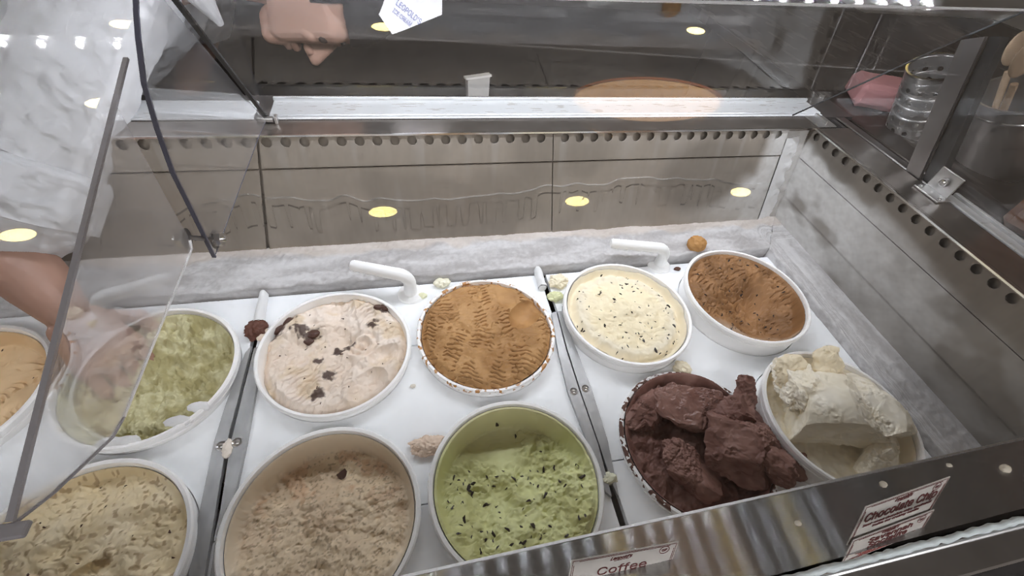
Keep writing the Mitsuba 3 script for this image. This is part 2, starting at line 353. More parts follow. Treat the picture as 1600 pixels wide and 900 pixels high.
put('frosted_ledge', ledge(([0.776, 0.04, 0], [0.768, 0.580, 0]), ([0.852, 0.04, 0], [0.851, 0.686, 0]), 2, 300, 40), 'm_ledge', case, smooth=True, label='frosted ledge along the right wall')
# top lips and aluminium tracks
put('top_lip', bx(-1.0, 0.862, 0.7263, 0.775, ZT - 0.004, ZT), 'm_steel_lip', case)
put('top_lip', bx(WX1, 0.935, -0.03, 0.7255, ZT - 0.004, ZT), 'm_steel_lip', case)
put('lip_bead', bx(-1.0, 0.85, 0.7236, 0.7262, ZT - 0.002, ZT + 0.0012), 'm_steel_bright', case)
put('lip_bead', bx(WX1 - 0.0015, WX1 + 0.001, 0.0, 0.7236, ZT - 0.002, ZT + 0.0012), 'm_steel_bright', case)
put('door_track', cat(bevel_box(-0.238, 0.905, 0.783, 0.838, ZT, ZT + 0.006), bevel_box(-0.238, 0.905, 0.776, 0.7825, ZT, ZT + 0.0035, 0.001), bevel_box(-0.238, 0.905, 0.836, 0.842, ZT, ZT + 0.012, 0.001)), 'm_track', case, label='scuffed white aluminium sill of the rear door')
put('door_track', cat(bevel_box(-1.0, -0.262, 0.783, 0.838, ZT, ZT + 0.006), bevel_box(-1.0, -0.262, 0.776, 0.7825, ZT, ZT + 0.0035, 0.001)), 'm_track', case)
put('side_track', cat(bevel_box(0.945, 0.968, -0.05, 0.485, ZT - 0.006, ZT), bevel_box(0.970, 0.978, -0.05, 0.485, ZT - 0.006, ZT + 0.004, 0.001)), 'm_track', case)
put('side_track', bevel_box(0.945, 0.968, 0.485, 0.80, ZT - 0.006, ZT - 0.001), 'm_steel_dark', case)
put('top_lip', bx(-1.0, 0.99, 0.775, 0.87, ZT - 0.008, ZT - 0.0005), 'm_steel_dark', case)
# the carcass under it
put('case_back', bx(-1.0, 0.99, 0.862, 0.87, -0.88, ZT - 0.008), 'm_steel_dark', case)
put('case_end', bx(0.935, 0.945, 0.0, 0.86, -0.88, ZT - 0.006), 'm_steel_dark', case)
put('case_end', bx(-1.0, -0.99, 0.0, 0.86, -0.88, ZT - 0.006), 'm_steel_dark', case)
put('well_floor', bx(-0.99, 0.935, 0.04, 0.86, -0.33, -0.32), 'm_well', case)
put('well_wall', bx(-0.99, 0.935, 0.70, 0.71, -0.32, -0.06), 'm_well', case)
# front: brushed strip that tips into the well; the flavour cards stand on it
ST0, ST1 = np.array([0, 0.064, ZT + 0.002]), np.array([0, 0.0093, 0.231])
fu, fv = np.array([1, 0.0125, 0.0]), ST0 - ST1
MF = frame(ST1, fu, fv)           # local x along the case, y towards the well, z up
L = float(np.linalg.norm(ST0 - ST1))
V = np.array([[-1.0, -0.003, 0], [0.99, -0.003, 0], [0.99, L, 0], [-1.0, L, 0.0]])
face = trimesh.Trimesh(trimesh.transform_points(V, MF), [[0, 1, 2], [0, 2, 3]], process=False)
put('card_rail', face, 'm_brushed', case, uv=V[:, :2] * 1.0, label='brushed steel strip behind the foot of the front glass')
put('card_rail_edge', extr(sbox(-1.0, L - 0.001, 0.99, L + 0.0015), 0.004, MF, -0.0035), 'm_steel_satin', case)
put('front_inner_wall', bx(-1.0, 0.935, 0.050, 0.053, -0.32, ZT - 0.002), 'm_wall', case)
put('front_panel', bx(-1.0, 0.99, -0.030, -0.022, -0.88, 0.196), 'm_dark_unit', case)
put('front_ledge', bevel_box(-1.0, 0.99, -0.022, 0.0030, 0.196, 0.208), 'm_steel_lip', case)
# front glass, 12.6 degrees from flat
GA = np.radians(12.6)
MG = frame([0, 0.0076, 0.300], [1, 0, 0], [0, math.cos(GA), math.sin(GA)])
GL = 0.70
def pane(poly, M, name, parent=case, bs='m_pane', **k):
    """A glass sheet: flat polygon with uv, one surface (thindielectric stands for its two faces)."""
    pts = np.array(poly, float)
    v, f = trimesh.creation.triangulate_polygon(Polygon(pts), engine='earcut')
    m = trimesh.Trimesh(trimesh.transform_points(np.c_[v, np.zeros(len(v))], M), f, process=False)
    return put(name, m, bs, parent, **k)
pane([(-0.250, 0), (1.1, 0), (1.1, GL), (-0.250, GL)], MG, 'front_glass', label='clear sloping front glass over the tubs')
pane([(-1.0, 0), (-0.270, 0), (-0.270, GL), (-1.0, GL)], MG, 'front_glass', label='clear sloping front glass of the left bay')
pane([(-1.0, 0.0), (1.0, 0.0), (1.0, 0.084), (-1.0, 0.084)], frame([0, 0.0050, 0.209], [1, 0, 0], [0, 0, 1]), 'front_glass', label='low upright glass at the front of the strip')
# ragged gasket at the glass foot
rg = np.random.default_rng(8)
gx = np.linspace(-1.0, 1.0, 420)
gpath = np.stack([gx, 0.0045 + 0.0004 * rg.standard_normal(420), 0.2965 + 0 * gx], 1)
put('gasket', tube(gpath, 0.0020 + 0.0007 * rg.random(420), 8), 'm_gasket', case, smooth=True)
put('gasket', cyl((-1.0, 0.0010, 0.2935), (1.0, 0.0010, 0.2935), 0.0016, 8), 'm_steel_satin', case)
# rear door: the pane that rises from the sill towards the front glass
DH = np.array([0, 0.778, 0.205]); DA = np.radians(128.5)
MD = frame(DH, [1, 0, 0], [0, math.cos(DA), math.sin(DA)])
dl = lambda P_: (np.array(P_) - DH) @ MD[:3, :3]
A_ = dl([-0.240, 0.5768, 0.4404]); B_ = dl([0.872, 0.5534, 0.4698])
top = lambda x: A_[1] + (B_[1] - A_[1]) * (x - A_[0]) / (B_[0] - A_[0])
pane([(-0.243, 0), (0.825, 0), (0.873, 0.285), (0.892, top(0.892)), (-0.237, top(-0.237))], MD, 'rear_door', bs='m_door', label='clear sloping rear door mirroring the back wall')
put('door_edge', extr(Polygon([(-0.36, top(-0.36) - 0.0009), (0.90, top(0.90) - 0.0009), (0.90, top(0.90) + 0.0009), (-0.36, top(-0.36) + 0.0009)]), 0.003, MD, -0.0015), 'm_edge_light', case, label='bright polished top edge of the rear door')
put('door_edge', extr(Polygon([(-0.2430, 0.0), (-0.2370, 0.0), (-0.2310, top(-0.24)), (-0.2370, top(-0.24))]), 0.004, MD, -0.002), 'm_black', case)
put('door_edge', extr(Polygon([(0.825, 0.0), (0.8262, 0.0), (0.8742, 0.285), (0.8932, top(0.892)), (0.892, top(0.892)), (0.873, 0.285)]), 0.003, MD, -0.0015), 'm_black', case)
# right side glass with its post and clip
XS = 0.945
MS = frame([XS, 0, 0], [0, 1, 0], [0, 0, 1])
pane([(0.03, 0.205), (0.845, 0.205), (0.66, 0.405), (0.60, 0.430), (0.04, 0.255)], MS, 'side_glass', label='clear side glass at the right end of the case')
post = Polygon([(0.535, 0.203), (0.566, 0.203), (0.648, 0.408), (0.617, 0.424)])
put('side_post', extr(post, 0.006, MS, -0.006), 'm_steel_post', case, label='flat steel post leaning against the side glass')
put('side_post', extr(Polygon([(0.505, 0.203), (0.535, 0.203), (0.617, 0.424), (0.60, 0.43)]), 0.016, MS, 0.004), 'm_black', case)
clip = cat(bevel_box(0.905, 0.938, 0.462, 0.515, ZT + 0.0005, ZT + 0.004, 0.001), bevel_box(0.934, 0.938, 0.470, 0.515, ZT + 0.002, 0.245, 0.001))
ck = put('glass_clip', clip, 'm_steel_satin', case)
put('bolt', cat(cyl((0.928, 0.492, 0.226), (0.9335, 0.492, 0.226), 0.0075, 20), trimesh.creation.icosphere(2, 0.0055).apply_translation((0.928, 0.492, 0.226))), 'm_steel_bright', ck, smooth=40)
for yy in (0.468, 0.509):
    put('bolt', trimesh.creation.icosphere(2, 0.0035).apply_translation((0.914, yy, ZT + 0.0045)), 'm_steel_bright', ck, smooth=True)
put('corner_bracket', cat(bevel_box(0.858, 0.905, 0.728, 0.775, ZT, ZT + 0.003, 0.0008), bevel_box(0.880, 0.884, 0.735, 0.775, ZT, ZT + 0.010, 0.001)), 'm_steel_satin', case)
dk = put('door_hinge', cat(cyl((-0.245, 0.768, ZT + 0.006), (-0.228, 0.768, ZT + 0.006), 0.005, 14), bevel_box(-0.226, -0.221, 0.762, 0.774, ZT, ZT + 0.013, 0.0008)), 'm_steel_satin', case, smooth=30)
# canopy lamps: beads in an aluminium channel above the glass
def led_strip(x0, n, y, z, label, weight):
    k = thing('led_strip', label, 'led light')
    x1 = x0 + 0.0495 * (n - 1)
    put('channel', cat(bx(x0 - .03, x1 + .03, y - .009, y + .009, z + .002, z + .006), bx(x0 - .03, x1 + .03, y + .009, y + .011, z - .004, z + .006)), 'm_track', k)
    for hx_ in (x0 - .02, x1 + .02):
        put('hanger', cyl((hx_, y, z + .006), (hx_, y, CEIL), 0.0015, 8), 'm_steel_dark', k)
    for i in range(n):
        x = x0 + 0.0495 * i
        m = bx(x - .003, x + .003, y - .003, y + .003, z - .0012, z + .001)
        put('led', m, 'm_white', k, emitter=area([LED_L * 0.95, LED_L * 1.0, LED_L * 1.08], weight))
led_strip(-0.19, 23, 0.70, 0.470, 'long strip of cool white leds above the main bay of the case', 5.0)
led_strip(-0.434 - 0.0495 * 9, 10, 0.75, 0.648, 'short strip of cool white leds above the left bay', 0.5)

# ---------------------------------------------------------------- left divider guards
gd = thing('divider_guard', 'clear acrylic divider guard with bolts between the left bay and the main bay', 'divider')
MV = frame([-0.262, 0.46, 0], [0.0715, 1, 0], [0, 0, 1]); ML = frame([-0.268, 0, 0], [0, 1, 0], [0, 0, 1])
curve = [(0.0023, 0.182), (0.0094, 0.2515), (0.0138, 0.3017), (0.0277, 0.3471), (0.045, 0.3859), (0.0719, 0.4181), (0.0892, 0.4354), (0.1035, 0.4479), (0.112, 0.4555)]
pane(curve + [(0.150, 0.432), (0.3064, 0.2070), (0.2583, 0.2060)], MV, 'rear_sheet', gd, 'm_acrylic_clear')
low = [(0.125, 0.276), (0.15, 0.256), (0.205, 0.222), (0.225, 0.2186), (0.440, 0.2186), (0.448, 0.228), (0.449, 0.262), (0.46, 0.385), (0.515, 0.4055), (0.126, 0.2785)]
pane(low, ML, 'front_sheet', gd, 'm_acrylic')
def rim_of(pts, M, w, name, bs, th=0.006):
    for_poly = []
    line = np.array(pts)
    from shapely.geometry import LineString
    put(name, extr(LineString(line).buffer(w / 2, cap_style=2), th, M, -th / 2), bs, gd)
rim_of(curve, MV, 0.0022, 'sheet_edge', 'm_edge_dark', 0.0046)
rim_of([(0.0023, 0.182), (0.2583, 0.206), (0.3064, 0.207)], MV, 0.0006, 'sheet_edge', 'm_edge_dark', 0.0012)
rim_of([(0.126, 0.2785), (0.515, 0.4055)], ML, 0.0028, 'sheet_edge', 'm_edge_grey', 0.0042)
rim_of([(0.225, 0.2186), (0.440, 0.2186), (0.448, 0.228)], ML, 0.0013, 'sheet_edge', 'm_edge_light', 0.003)
rim_of([(0.125, 0.276), (0.15, 0.256), (0.205, 0.222), (0.225, 0.2186)], ML, 0.001, 'sheet_edge', 'm_edge_grey', 0.003)
put('foot_clip', bevel_box(-0.284, -0.258, 0.116, 0.126, 0.2735, 0.278, 0.0010), 'm_edge_grey', gd)
def bolt_at(p, s):
    k = put('bolt', cyl(p, p + np.array([s * 0.008, 0, 0]), 0.0095, 6), 'm_steel_bright', gd)
    put('washer', cyl(p - np.array([s * 0.0015, 0, 0]), p, 0.0125, 24), 'm_steel_dark', k)
    put('nut', cyl(p + np.array([s * 0.006, 0, 0]), p + np.array([s * 0.013, 0, 0]), 0.0035, 12), 'm_steel_bright', k)
bolt_at(np.array([-0.2605, 0.483, 0.194]), 1); bolt_at(np.array([-0.2705, 0.445, 0.2305]), -1)
put('spacer', cyl((-0.268, 0.447, 0.2305), (-0.261, 0.483, 0.194), 0.003, 14), 'm_steel_dark', gd)

# ---------------------------------------------------------------- boards, bars, pegs
tubs = dict(A=(-0.1486, 0.4307, -.004), B=(0.1002, 0.4351, -.004), C=(0.3639, 0.4416, .006), D=(0.6107, 0.4437, .020), E=(-0.1475, 0.1766, -.006),
            F=(0.1015, 0.1782, -.001), G=(0.3874, 0.1941, -.008), H=(0.6239, 0.1869, .018), I=(-0.4105, 0.4242, -.002), J=(-0.4092, 0.1693, .006), K=(-0.658, 0.4189, 0.0))
ZP = -0.024
mods = [('left', -0.800, -0.2875, ('K', 'I'), ('J',)), ('middle', -0.2775, 0.2310, ('A', 'B'), ('E', 'F')), ('right', 0.2435, 0.772, ('C', 'D'), ('G', 'H'))]
holes = union_all([Point(tubs[k][0], tubs[k][1]).buffer(0.1172, 48) for k in tubs])
pos = {'left': 'left bay', 'middle': 'middle bay', 'right': 'right bay'}
for nm, x0, x1, rb, rf in mods:
    yb_, yf_ = np.mean([tubs[k][1] for k in rb]), np.mean([tubs[k][1] for k in rf])
    for y0, y1, where in ((yb_ + .001, 0.571, 'behind the back tubs'), (yf_ + .001, yb_ - .001, 'between the two rows of tubs'), (0.078, yf_ - .001, 'in front of the front tubs')):
        poly = sbox(x0, y0, x1, y1).difference(holes).buffer(-0.0008).buffer(0.0008)
        gs = [g for g in getattr(poly, 'geoms', [poly]) if g.area > 2e-5]
        big = [g for g in gs if g.area > 0.25 * max(q.area for q in gs)]
        for g in sorted(big, key=lambda q: q.centroid.x):
            side = '' if len(big) == 1 else (', its left piece' if g.centroid.x < (x0 + x1) / 2 - .05 else ', its right piece' if g.centroid.x > (x0 + x1) / 2 + .05 else ', its middle piece')
            solo('tub_board', extr(g, 0.011, None, ZP - 0.011), 'm_board', f'white cut-out board in the {pos[nm]} {where}{side}', 'board')
def bar(poly, rivets, label):
    k = thing('divider_bar', label, 'divider bar', 'metal bars between the boards')
    put('strip', extr(Polygon(poly).buffer(0.0006), 0.007, None, ZP), 'm_bar', k)
    for x, y in rivets:
        put('rivet', lathe([(0.0, 0.0018), (0.0022, 0.0012), (0.003, 0.0002), (0.0045, 0.0009), (0.0052, 0.0)], 24, (0, 0, 0)).apply_scale(1.3).apply_translation((x, y, ZP + 0.0072)), 'm_steel_bright', k, smooth=40)
bar([(-0.2885, 0.449), (-0.2825, 0.460), (-0.2860, 0.297), (-0.2735, 0.090), (-0.2885, 0.090), (-0.2975, 0.200), (-0.3015, 0.304), (-0.2985, 0.36)], [(-0.2915, 0.297)], 'grey metal bar left of the gap beside the pink tub')
bar([(-0.2768, 0.456), (-0.2690, 0.459), (-0.2620, 0.38), (-0.2605, 0.297), (-0.2620, 0.20), (-0.2560, 0.090), (-0.2660, 0.090), (-0.2795, 0.297)], [(-0.2720, 0.299)], 'grey metal bar right of the gap beside the pink tub')
bar([(0.2290, 0.468), (0.2375, 0.470), (0.2325, 0.386), (0.2325, 0.305), (0.2345, 0.215), (0.2300, 0.143), (0.2245, 0.150), (0.2200, 0.235), (0.2145, 0.307), (0.2190, 0.386)], [(0.2235, 0.306)], 'grey metal bar left of the gap beside the caramel tub')
bar([(0.2405, 0.470), (0.2470, 0.470), (0.2510, 0.386), (0.2540, 0.307), (0.2510, 0.217), (0.2400, 0.141), (0.2375, 0.16), (0.2375, 0.215), (0.2360, 0.305), (0.2365, 0.386)], [(0.2445, 0.308)], 'grey metal bar right of the gap beside the caramel tub')
def lump(r, seed, sc=(1, 1, 1), amp=0.35, freq=60, sub=4, loc=(0, 0, 0), M=None, facets=0):
    m = trimesh.creation.icosphere(sub, 1.0)
    u_ = np.array(m.vertices)
    if facets:
        rg_ = np.random.default_rng(seed)
        for _ in range(facets):
            nn = rg_.standard_normal(3); nn /= np.linalg.norm(nn)
            d = (u_ + 0.10 * (meshkit.fbm(u_ * 3.0 + seed, 3, seed + 21) - .5)[:, None]) @ nn - rg_.uniform(0.55, 0.85)
            u_ = u_ - np.clip(d, 0, None)[:, None] * nn
    v = u_ * np.array(sc) * r
    n = meshkit.fbm(v * freq + seed * 3.1, 4, seed) - 0.5
    n2 = 1 - np.abs(2 * meshkit.fbm(v * freq * 2.2 + seed, 3, seed + 3) - 1) - 0.7
    v = v * (1 + amp * 1.6 * n + amp * 0.5 * n2)[:, None]
    if facets:
        nr = trimesh.Trimesh(v, m.faces, process=False).vertex_normals
        torn = sst(0.42, 0.6, meshkit.fbm(v * 24, 2, seed + 5))[:, None]
        v = v + nr * torn * (0.006 * (meshkit.fbm(v * 120, 4, seed + 6) - .5) + 0.004 * (1 - np.abs(2 * meshkit.fbm(v * 210, 3, seed + 7) - 1) - .6))[:, None]
        v = v - nr * (0.004 * sst(0.045, 0.0, np.abs(meshkit.fbm(v * 26, 3, seed + 8) - 0.5)) * (torn[:, 0] * .3 + .15))[:, None]
    m = trimesh.Trimesh(v, m.faces, process=False)
    if M is not None: m.apply_transform(M)
    m.apply_translation(loc)
    return m
for (x, y), lb in (((-0.279, 0.538), 'frosted plastic peg beside the chocolate-smeared crumb'), ((0.2265, 0.562), 'frosted plastic peg behind the caramel tub')):
    u, a = np.meshgrid(np.linspace(0, 1, 30), np.linspace(0, 2 * PI, 33), indexing='ij')
    rr = 0.0088 - 0.002 * u
    P_ = np.stack([x + rr * np.cos(a), y - 0.030 + 0.062 * u, ZP + 0.006 + 0.010 * np.sin(a) + 0.004 * u], -1)
    P_ += 0.0028 * (meshkit.fbm(np.stack([P_[..., 0] * 140, P_[..., 1] * 140, np.sin(a) * 2], -1), 3, 2) - .5)[..., None]
    m = grid_mesh(P_)
    solo('frosted_peg', cat(m, lump(0.0078, 3, (1, .4, 1), .2, 200, 3, (x, y - 0.030, ZP + 0.006)), lump(0.0075, 5, (1, .4, 1), .2, 200, 3, (x, y + 0.030, ZP + 0.010))), 'm_frost', lb, 'peg', smooth=True)
# white levers at the back of the boards
for bxx, byy, ex, ey, lb in ((-0.025, 0.549, -0.125, 0.585, 'white plastic lever handle behind the pink and caramel tubs'), (0.496, 0.571, 0.380, 0.596, 'white plastic lever handle behind the speckled white tub')):
    k = thing('lever_handle', lb, 'handle')
    put('base', lathe([(0.0, 0.007), (0.013, 0.007), (0.0195, 0.006), (0.0235, 0.004), (0.025, 0.0), (0.0, 0.0)], 48, (bxx, byy, ZP)), 'm_white', k, smooth=40)
    a = np.array([bxx, byy, ZP + 0.004]); b = np.array([bxx, byy, ZP + 0.050]); e = np.array([ex, ey, ZP + 0.052])
    d = (e - b) / np.linalg.norm(e - b)
    path = [a, a + [0, 0, .02]] + [b + d * (0.018 * (1 - math.cos(t))) - np.array([0, 0, .018 * (1 - math.sin(t))]) for t in np.linspace(0, PI / 2, 8)] + [b + d * .05, e - d * .004, e]
    rr = [0.0125, 0.0115] + [0.0115] * 8 + [0.0112, 0.0105, 0.0085]
    put('lever', tube(path, rr, 24), 'm_white', k, smooth=50)

# ---------------------------------------------------------------- tubs and ice cream
def tub(kx, label, bs='m_tub'):
    x, y, z = tubs[kx]
    k = thing('ice_cream_tub', label, 'tub')
    prof = [(0.1100, -0.200), (0.1108, -0.03), (0.1126, -0.004), (0.1140, 0.0), (0.1180, 0.0004), (0.1200, -0.0018), (0.1198, -0.0085), (0.1180, -0.0092), (0.1163, -0.0095), (0.1163, -0.0135), (0.1176, -0.0142), (0.1176, -0.0165), (0.1160, -0.0175), (0.1150, -0.205), (0.0, -0.205)]
    put('wall', lathe(prof[:6] + prof[6:], 120, (x, y, z)), bs, k, smooth=35)
    return k

R_IN = 0.1114
def tears(X, Y, ang, f, seed, warp=1.2, cross=0.3):
    """Little torn steps that a scraped scoop leaves: saw-tooth ridges across the direction of the pull."""
    c, s = math.cos(ang), math.sin(ang)
    U, W = c * X + s * Y, -s * X + c * Y
    ph = U * f + warp * 3.2 * fb(U * 0.6, W, 26, seed, 3) + 0.9 * fb(U, W, 90, seed + 2, 2)
    q = ph - np.floor(ph)
    keep = sst(0.35, 0.6, fb(U * 0.4, W, 55, seed + 7, 2) + 0.25 * fb(U, W, 20, seed + 8, 2) - 0.06)
    return (q ** 0.6 - q * 0 - 0.6) * keep
def cracks(X, Y, ang, f, seed, warp=1.0, w=0.16):
    """Thin wavy furrows across the direction of the pull."""
    c, s = math.cos(ang), math.sin(ang)
    U, W = c * X + s * Y, -s * X + c * Y
    ph = U * f + warp * 3.0 * fb(U * 0.6, W, 24, seed, 3) + 1.1 * fb(U, W, 95, seed + 2, 3)
    q = np.abs(ph - np.floor(ph) - 0.5)
    keep = sst(0.40, 0.60, fb(U * 0.5, W * 1.6, 70, seed + 7, 2) + 0.30 * (fb(U, W, 18, seed + 8, 2) - .5))
    return -sst(w, 0.0, q) * keep
def bowl(X, Y, cx, cy, r, d, ang=0.0, asp=1.0):
    c, s = math.cos(ang), math.sin(ang)
    U, W = c * (X - cx) + s * (Y - cy), (-s * (X - cx) + c * (Y - cy)) / asp
    q = (U * U + W * W) / (r * r)
    return -d * np.clip(1 - q, 0, None) ** 0.75, sst(1.0, 0.8, q)
def lane(X, Y, pts, r, d):
    """A smooth channel along a polyline; returns depth and mask."""
    best = np.full_like(X, 9.0)
    for (x0, y0), (x1, y1) in zip(pts[:-1], pts[1:]):
        dx, dy = x1 - x0, y1 - y0
        t = np.clip(((X - x0) * dx + (Y - y0) * dy) / (dx * dx + dy * dy), 0, 1)
        best = np.minimum(best, np.hypot(X - x0 - t * dx, Y - y0 - t * dy))
    return -d * np.clip(1 - (best / r) ** 2, 0, None) ** 0.8, sst(1.05, 0.8, best / r)

surf = {}
def ice(kx, hfn, cfn, label, bs='m_ice', res=0.00105, wallc=None):
    x, y, z = tubs[kx]
    n = int(2 * R_IN / res) | 1
    g = np.linspace(-R_IN, R_IN, n)
    X, Y = np.meshgrid(g, g, indexing='ij')
    rad = np.hypot(X, Y)
    keep = rad <= R_IN + res * 1.0
    sc = np.where(rad > R_IN, R_IN / np.maximum(rad, 1e-9), 1.0)
    X, Y = X * sc, Y * sc
    H = hfn(X, Y)
    col = cfn(X, Y, H)
    idx = -np.ones(X.shape, int); idx[keep] = np.arange(keep.sum())
    a, b, c, d = idx[:-1, :-1], idx[1:, :-1], idx[1:, 1:], idx[:-1, 1:]
    ok = (a >= 0) & (b >= 0) & (c >= 0) & (d >= 0)
    F = np.vstack([np.stack([a[ok], b[ok], c[ok]], 1), np.stack([a[ok], c[ok], d[ok]], 1)])
    V = np.stack([X[keep] + x, Y[keep] + y, H[keep] + z], 1)
    m = trimesh.Trimesh(V, F, process=False)
    k = thing('ice_cream', label, 'ice cream')
    put('surface', m, bs, k, smooth=True, color=np.clip(col[keep], 0, 1))
    surf[kx] = (g, H, X, Y)
    return k
def hz(kx, lx, ly):
    g, H, _, _ = surf[kx]
    i, j = (np.clip(np.searchsorted(g, v), 1, len(g) - 1) for v in (lx, ly))
    return H[i, j]
def blend(c0, c1, t): return np.array(c0) * (1 - t[..., None]) + np.array(c1) * t[..., None]
def edge_r(X, Y): return np.hypot(X, Y) / R_IN

chip_shapes = []
for i in range(6):
    r_ = np.random.default_rng(40 + i)
    pts = r_.standard_normal((9, 3)) * np.array([1.0, 0.6, 0.28])
    m = trimesh.convex.convex_hull(pts); m.apply_scale(1 / np.abs(m.vertices[:, 0]).max())
    chip_shapes.append(mikit.ply(m, 'm_chip'))
choc_shapes = [{**d, 'bsdf': {'type': 'ref', 'id': 'm_choc'}} for d in chip_shapes]
def chips(kx, parent, n, seed, size, region=None, name='chocolate_chip', shapes=chip_shapes, spots=None):
    r_ = np.random.default_rng(seed)
    x0, y0, z0 = tubs[kx]
    out = 0
    while out < n:
        if spots is not None:
            lx, ly = spots[out]
        else:
            a, q = r_.random() * 2 * PI, R_IN * 0.94 * math.sqrt(r_.random())
            lx, ly = q * math.cos(a), q * math.sin(a)
            if region is not None and r_.random() > region(lx, ly): continue
        e = 0.003
        gx, gy = (hz(kx, lx + e, ly) - hz(kx, lx - e, ly)) / (2 * e), (hz(kx, lx, ly + e) - hz(kx, lx, ly - e)) / (2 * e)
        s = size * (0.6 + 0.8 * r_.random())
        tw = T().translate([x0 + lx, y0 + ly, z0 + float(hz(kx, lx, ly)) + 0.0002]) @ T().rotate([0, 1, 0], -math.degrees(math.atan(gx))) @ T().rotate([1, 0, 0], math.degrees(math.atan(gy))) @ T().rotate([0, 0, 1], r_.random() * 360) @ T().rotate([1, 0, 0], float(r_.normal() * 25)) @ T().scale([s, s * 0.9, s])
        scene[key(name, parent)] = {**shapes[r_.integers(len(shapes))], 'to_world': tw}
        out += 1

# A: pink-beige cream with chocolate, full and lumpy
tub('A', 'white tub full of pinkish beige ice cream with dark chocolate pieces')
def hA(X, Y):
    h = -0.006 + 0.020 * (fb(X, Y, 22, 11, 3) - 0.5) + 0.015 * (fb(X, Y, 62, 12, 5) - 0.5) + 0.0022 * cracks(X, Y, -0.8, 80, 19)
    d1, m1 = lane(X, Y, [(-0.10, -0.005), (-0.05, 0.008), (-0.01, 0.02)], 0.034, 0.010)
    d2, m2 = lane(X, Y, [(0.0, 0.09), (0.012, 0.03)], 0.026, 0.012)
    d3, m3_ = bowl(X, Y, 0.052, -0.075, 0.036, 0.017, 0.9, 0.7)
    d4, m4 = bowl(X, Y, 0.078, -0.022, 0.028, 0.013, 0.3, 0.7)
    mm = np.maximum.reduce([m1, m2, m3_, m4])
    t = 0.0030 * tears(X, Y, -0.9, 105, 13) * sst(0.45, 0.6, fb(X, Y, 26, 18, 2)) + 0.002 * (1 - np.abs(2 * fb(X, Y, 90, 14, 3) - 1) - 0.6)
    sw = np.hypot(X - 0.04, Y - 0.008)
    swirl = 0.0035 * np.cos(sw * 420) * sst(0.034, 0.02, sw)
    h = h + d1 + d2 + d3 + d4 + swirl + t * (1 - 0.85 * mm)
    return h - 0.014 * sst(0.88, 1.0, edge_r(X, Y)) * (1 - sst(-0.2, 0.9, Y / R_IN) * 0.3) + 0.004
def cA(X, Y, H):
    c = blend(lin(222, 206, 190), lin(229, 216, 203), sst(0.35, 0.7, fb(X, Y, 24, 15, 3)))
    c = c * (1 - sst(0.5, 0.7, fb(X, Y, 30, 16, 3))[..., None]) + np.array(lin(216, 198, 174)) * sst(0.5, 0.7, fb(X, Y, 30, 16, 3))[..., None]
    spots = np.zeros_like(X)
    for px_, py_, r in ((-0.098, 0.055, .020), (-0.083, 0.078, .014), (-0.040, 0.035, .013), (-0.060, 0.045, .013), (0.078, 0.080, .014), (-0.026, -0.015, .009), (0.016, 0.012, .012), (-0.02, -0.078, .010), (0.057, 0.046, .010), (-0.005, -0.045, .012), (0.0, 0.0, .010), (-0.044, 0.025, .010)):
        d = np.hypot(X - px_, Y - py_) / r
        spots = np.maximum(spots, sst(1.0, 0.5, d + 1.6 * (fb(X, Y, 150, 17, 3) - 0.5)))
    return c * (1 - 0.9 * spots[..., None]) + np.array(lin(58, 34, 30)) * 0.9 * spots[..., None]
kA = ice('A', hA, cA, 'pinkish beige ice cream with chocolate streaks filling the tub left of the caramel one')
chips('A', kA, 26, 5, 0.0028, name='chocolate_piece', shapes=choc_shapes)
for lx, ly, s, sd in ((-0.098, 0.058, 0.010, 1), (-0.087, 0.074, 0.010, 6), (-0.038, 0.036, 0.009, 2), (-0.044, 0.024, 0.007, 3), (0.078, 0.082, 0.009, 4), (0.066, 0.076, 0.006, 5)):
    put('chocolate_piece', lump(s, sd, (1.2, 0.8, 0.55), 0.5, 110, 3, (tubs['A'][0] + lx, tubs['A'][1] + ly, tubs['A'][2] + float(hz('A', lx, ly)) + 0.001)), 'm_choc', kA, smooth=True)

# B: caramel, heaped level with scraped ripples
tub('B', 'white tub with a smeared rim full of caramel brown ice cream', 'm_tub_caramel')
def hB(X, Y):
    h = 0.004 + 0.016 * (fb(X, Y, 20, 21, 3) - 0.5) + 0.005 * (1 - edge_r(X, Y) ** 2)
    d1, m1 = bowl(X, Y, 0.073, 0.022, 0.040, 0.022, 0.8, 0.62)
    d2, m2 = lane(X, Y, [(0.045, 0.085), (0.046, 0.055)], 0.018, 0.006)
    d3, m3_ = lane(X, Y, [(-0.07, 0.02), (-0.02, -0.03), (0.05, -0.03)], 0.016, 0.004)
    mm = np.maximum.reduce([m1, m2])
    t = 0.0042 * cracks(X, Y, 1.2, 135, 23, 1.0) * sst(0.02, -0.03, X * 0.6 + Y) + 0.0046 * cracks(X, Y, 1.7, 120, 24, 0.8) * sst(-0.03, 0.02, X * 0.6 + Y)
    t += 0.0045 * (fb(X, Y, 70, 25, 4) - 0.5) + 0.003 * tears(X, Y, 1.5, 60, 27)
    return h + d1 + d2 + d3 + t * (1 - 0.9 * mm) - 0.008 * sst(0.9, 1.0, edge_r(X, Y))
def cB(X, Y, H): return blend(lin(160, 118, 72), lin(180, 138, 90), sst(0.3, 0.7, fb(X, Y, 30, 26, 3)))
kB = ice('B', hB, cB, 'caramel brown ice cream with scraped ripples and one smooth scoop hollow')

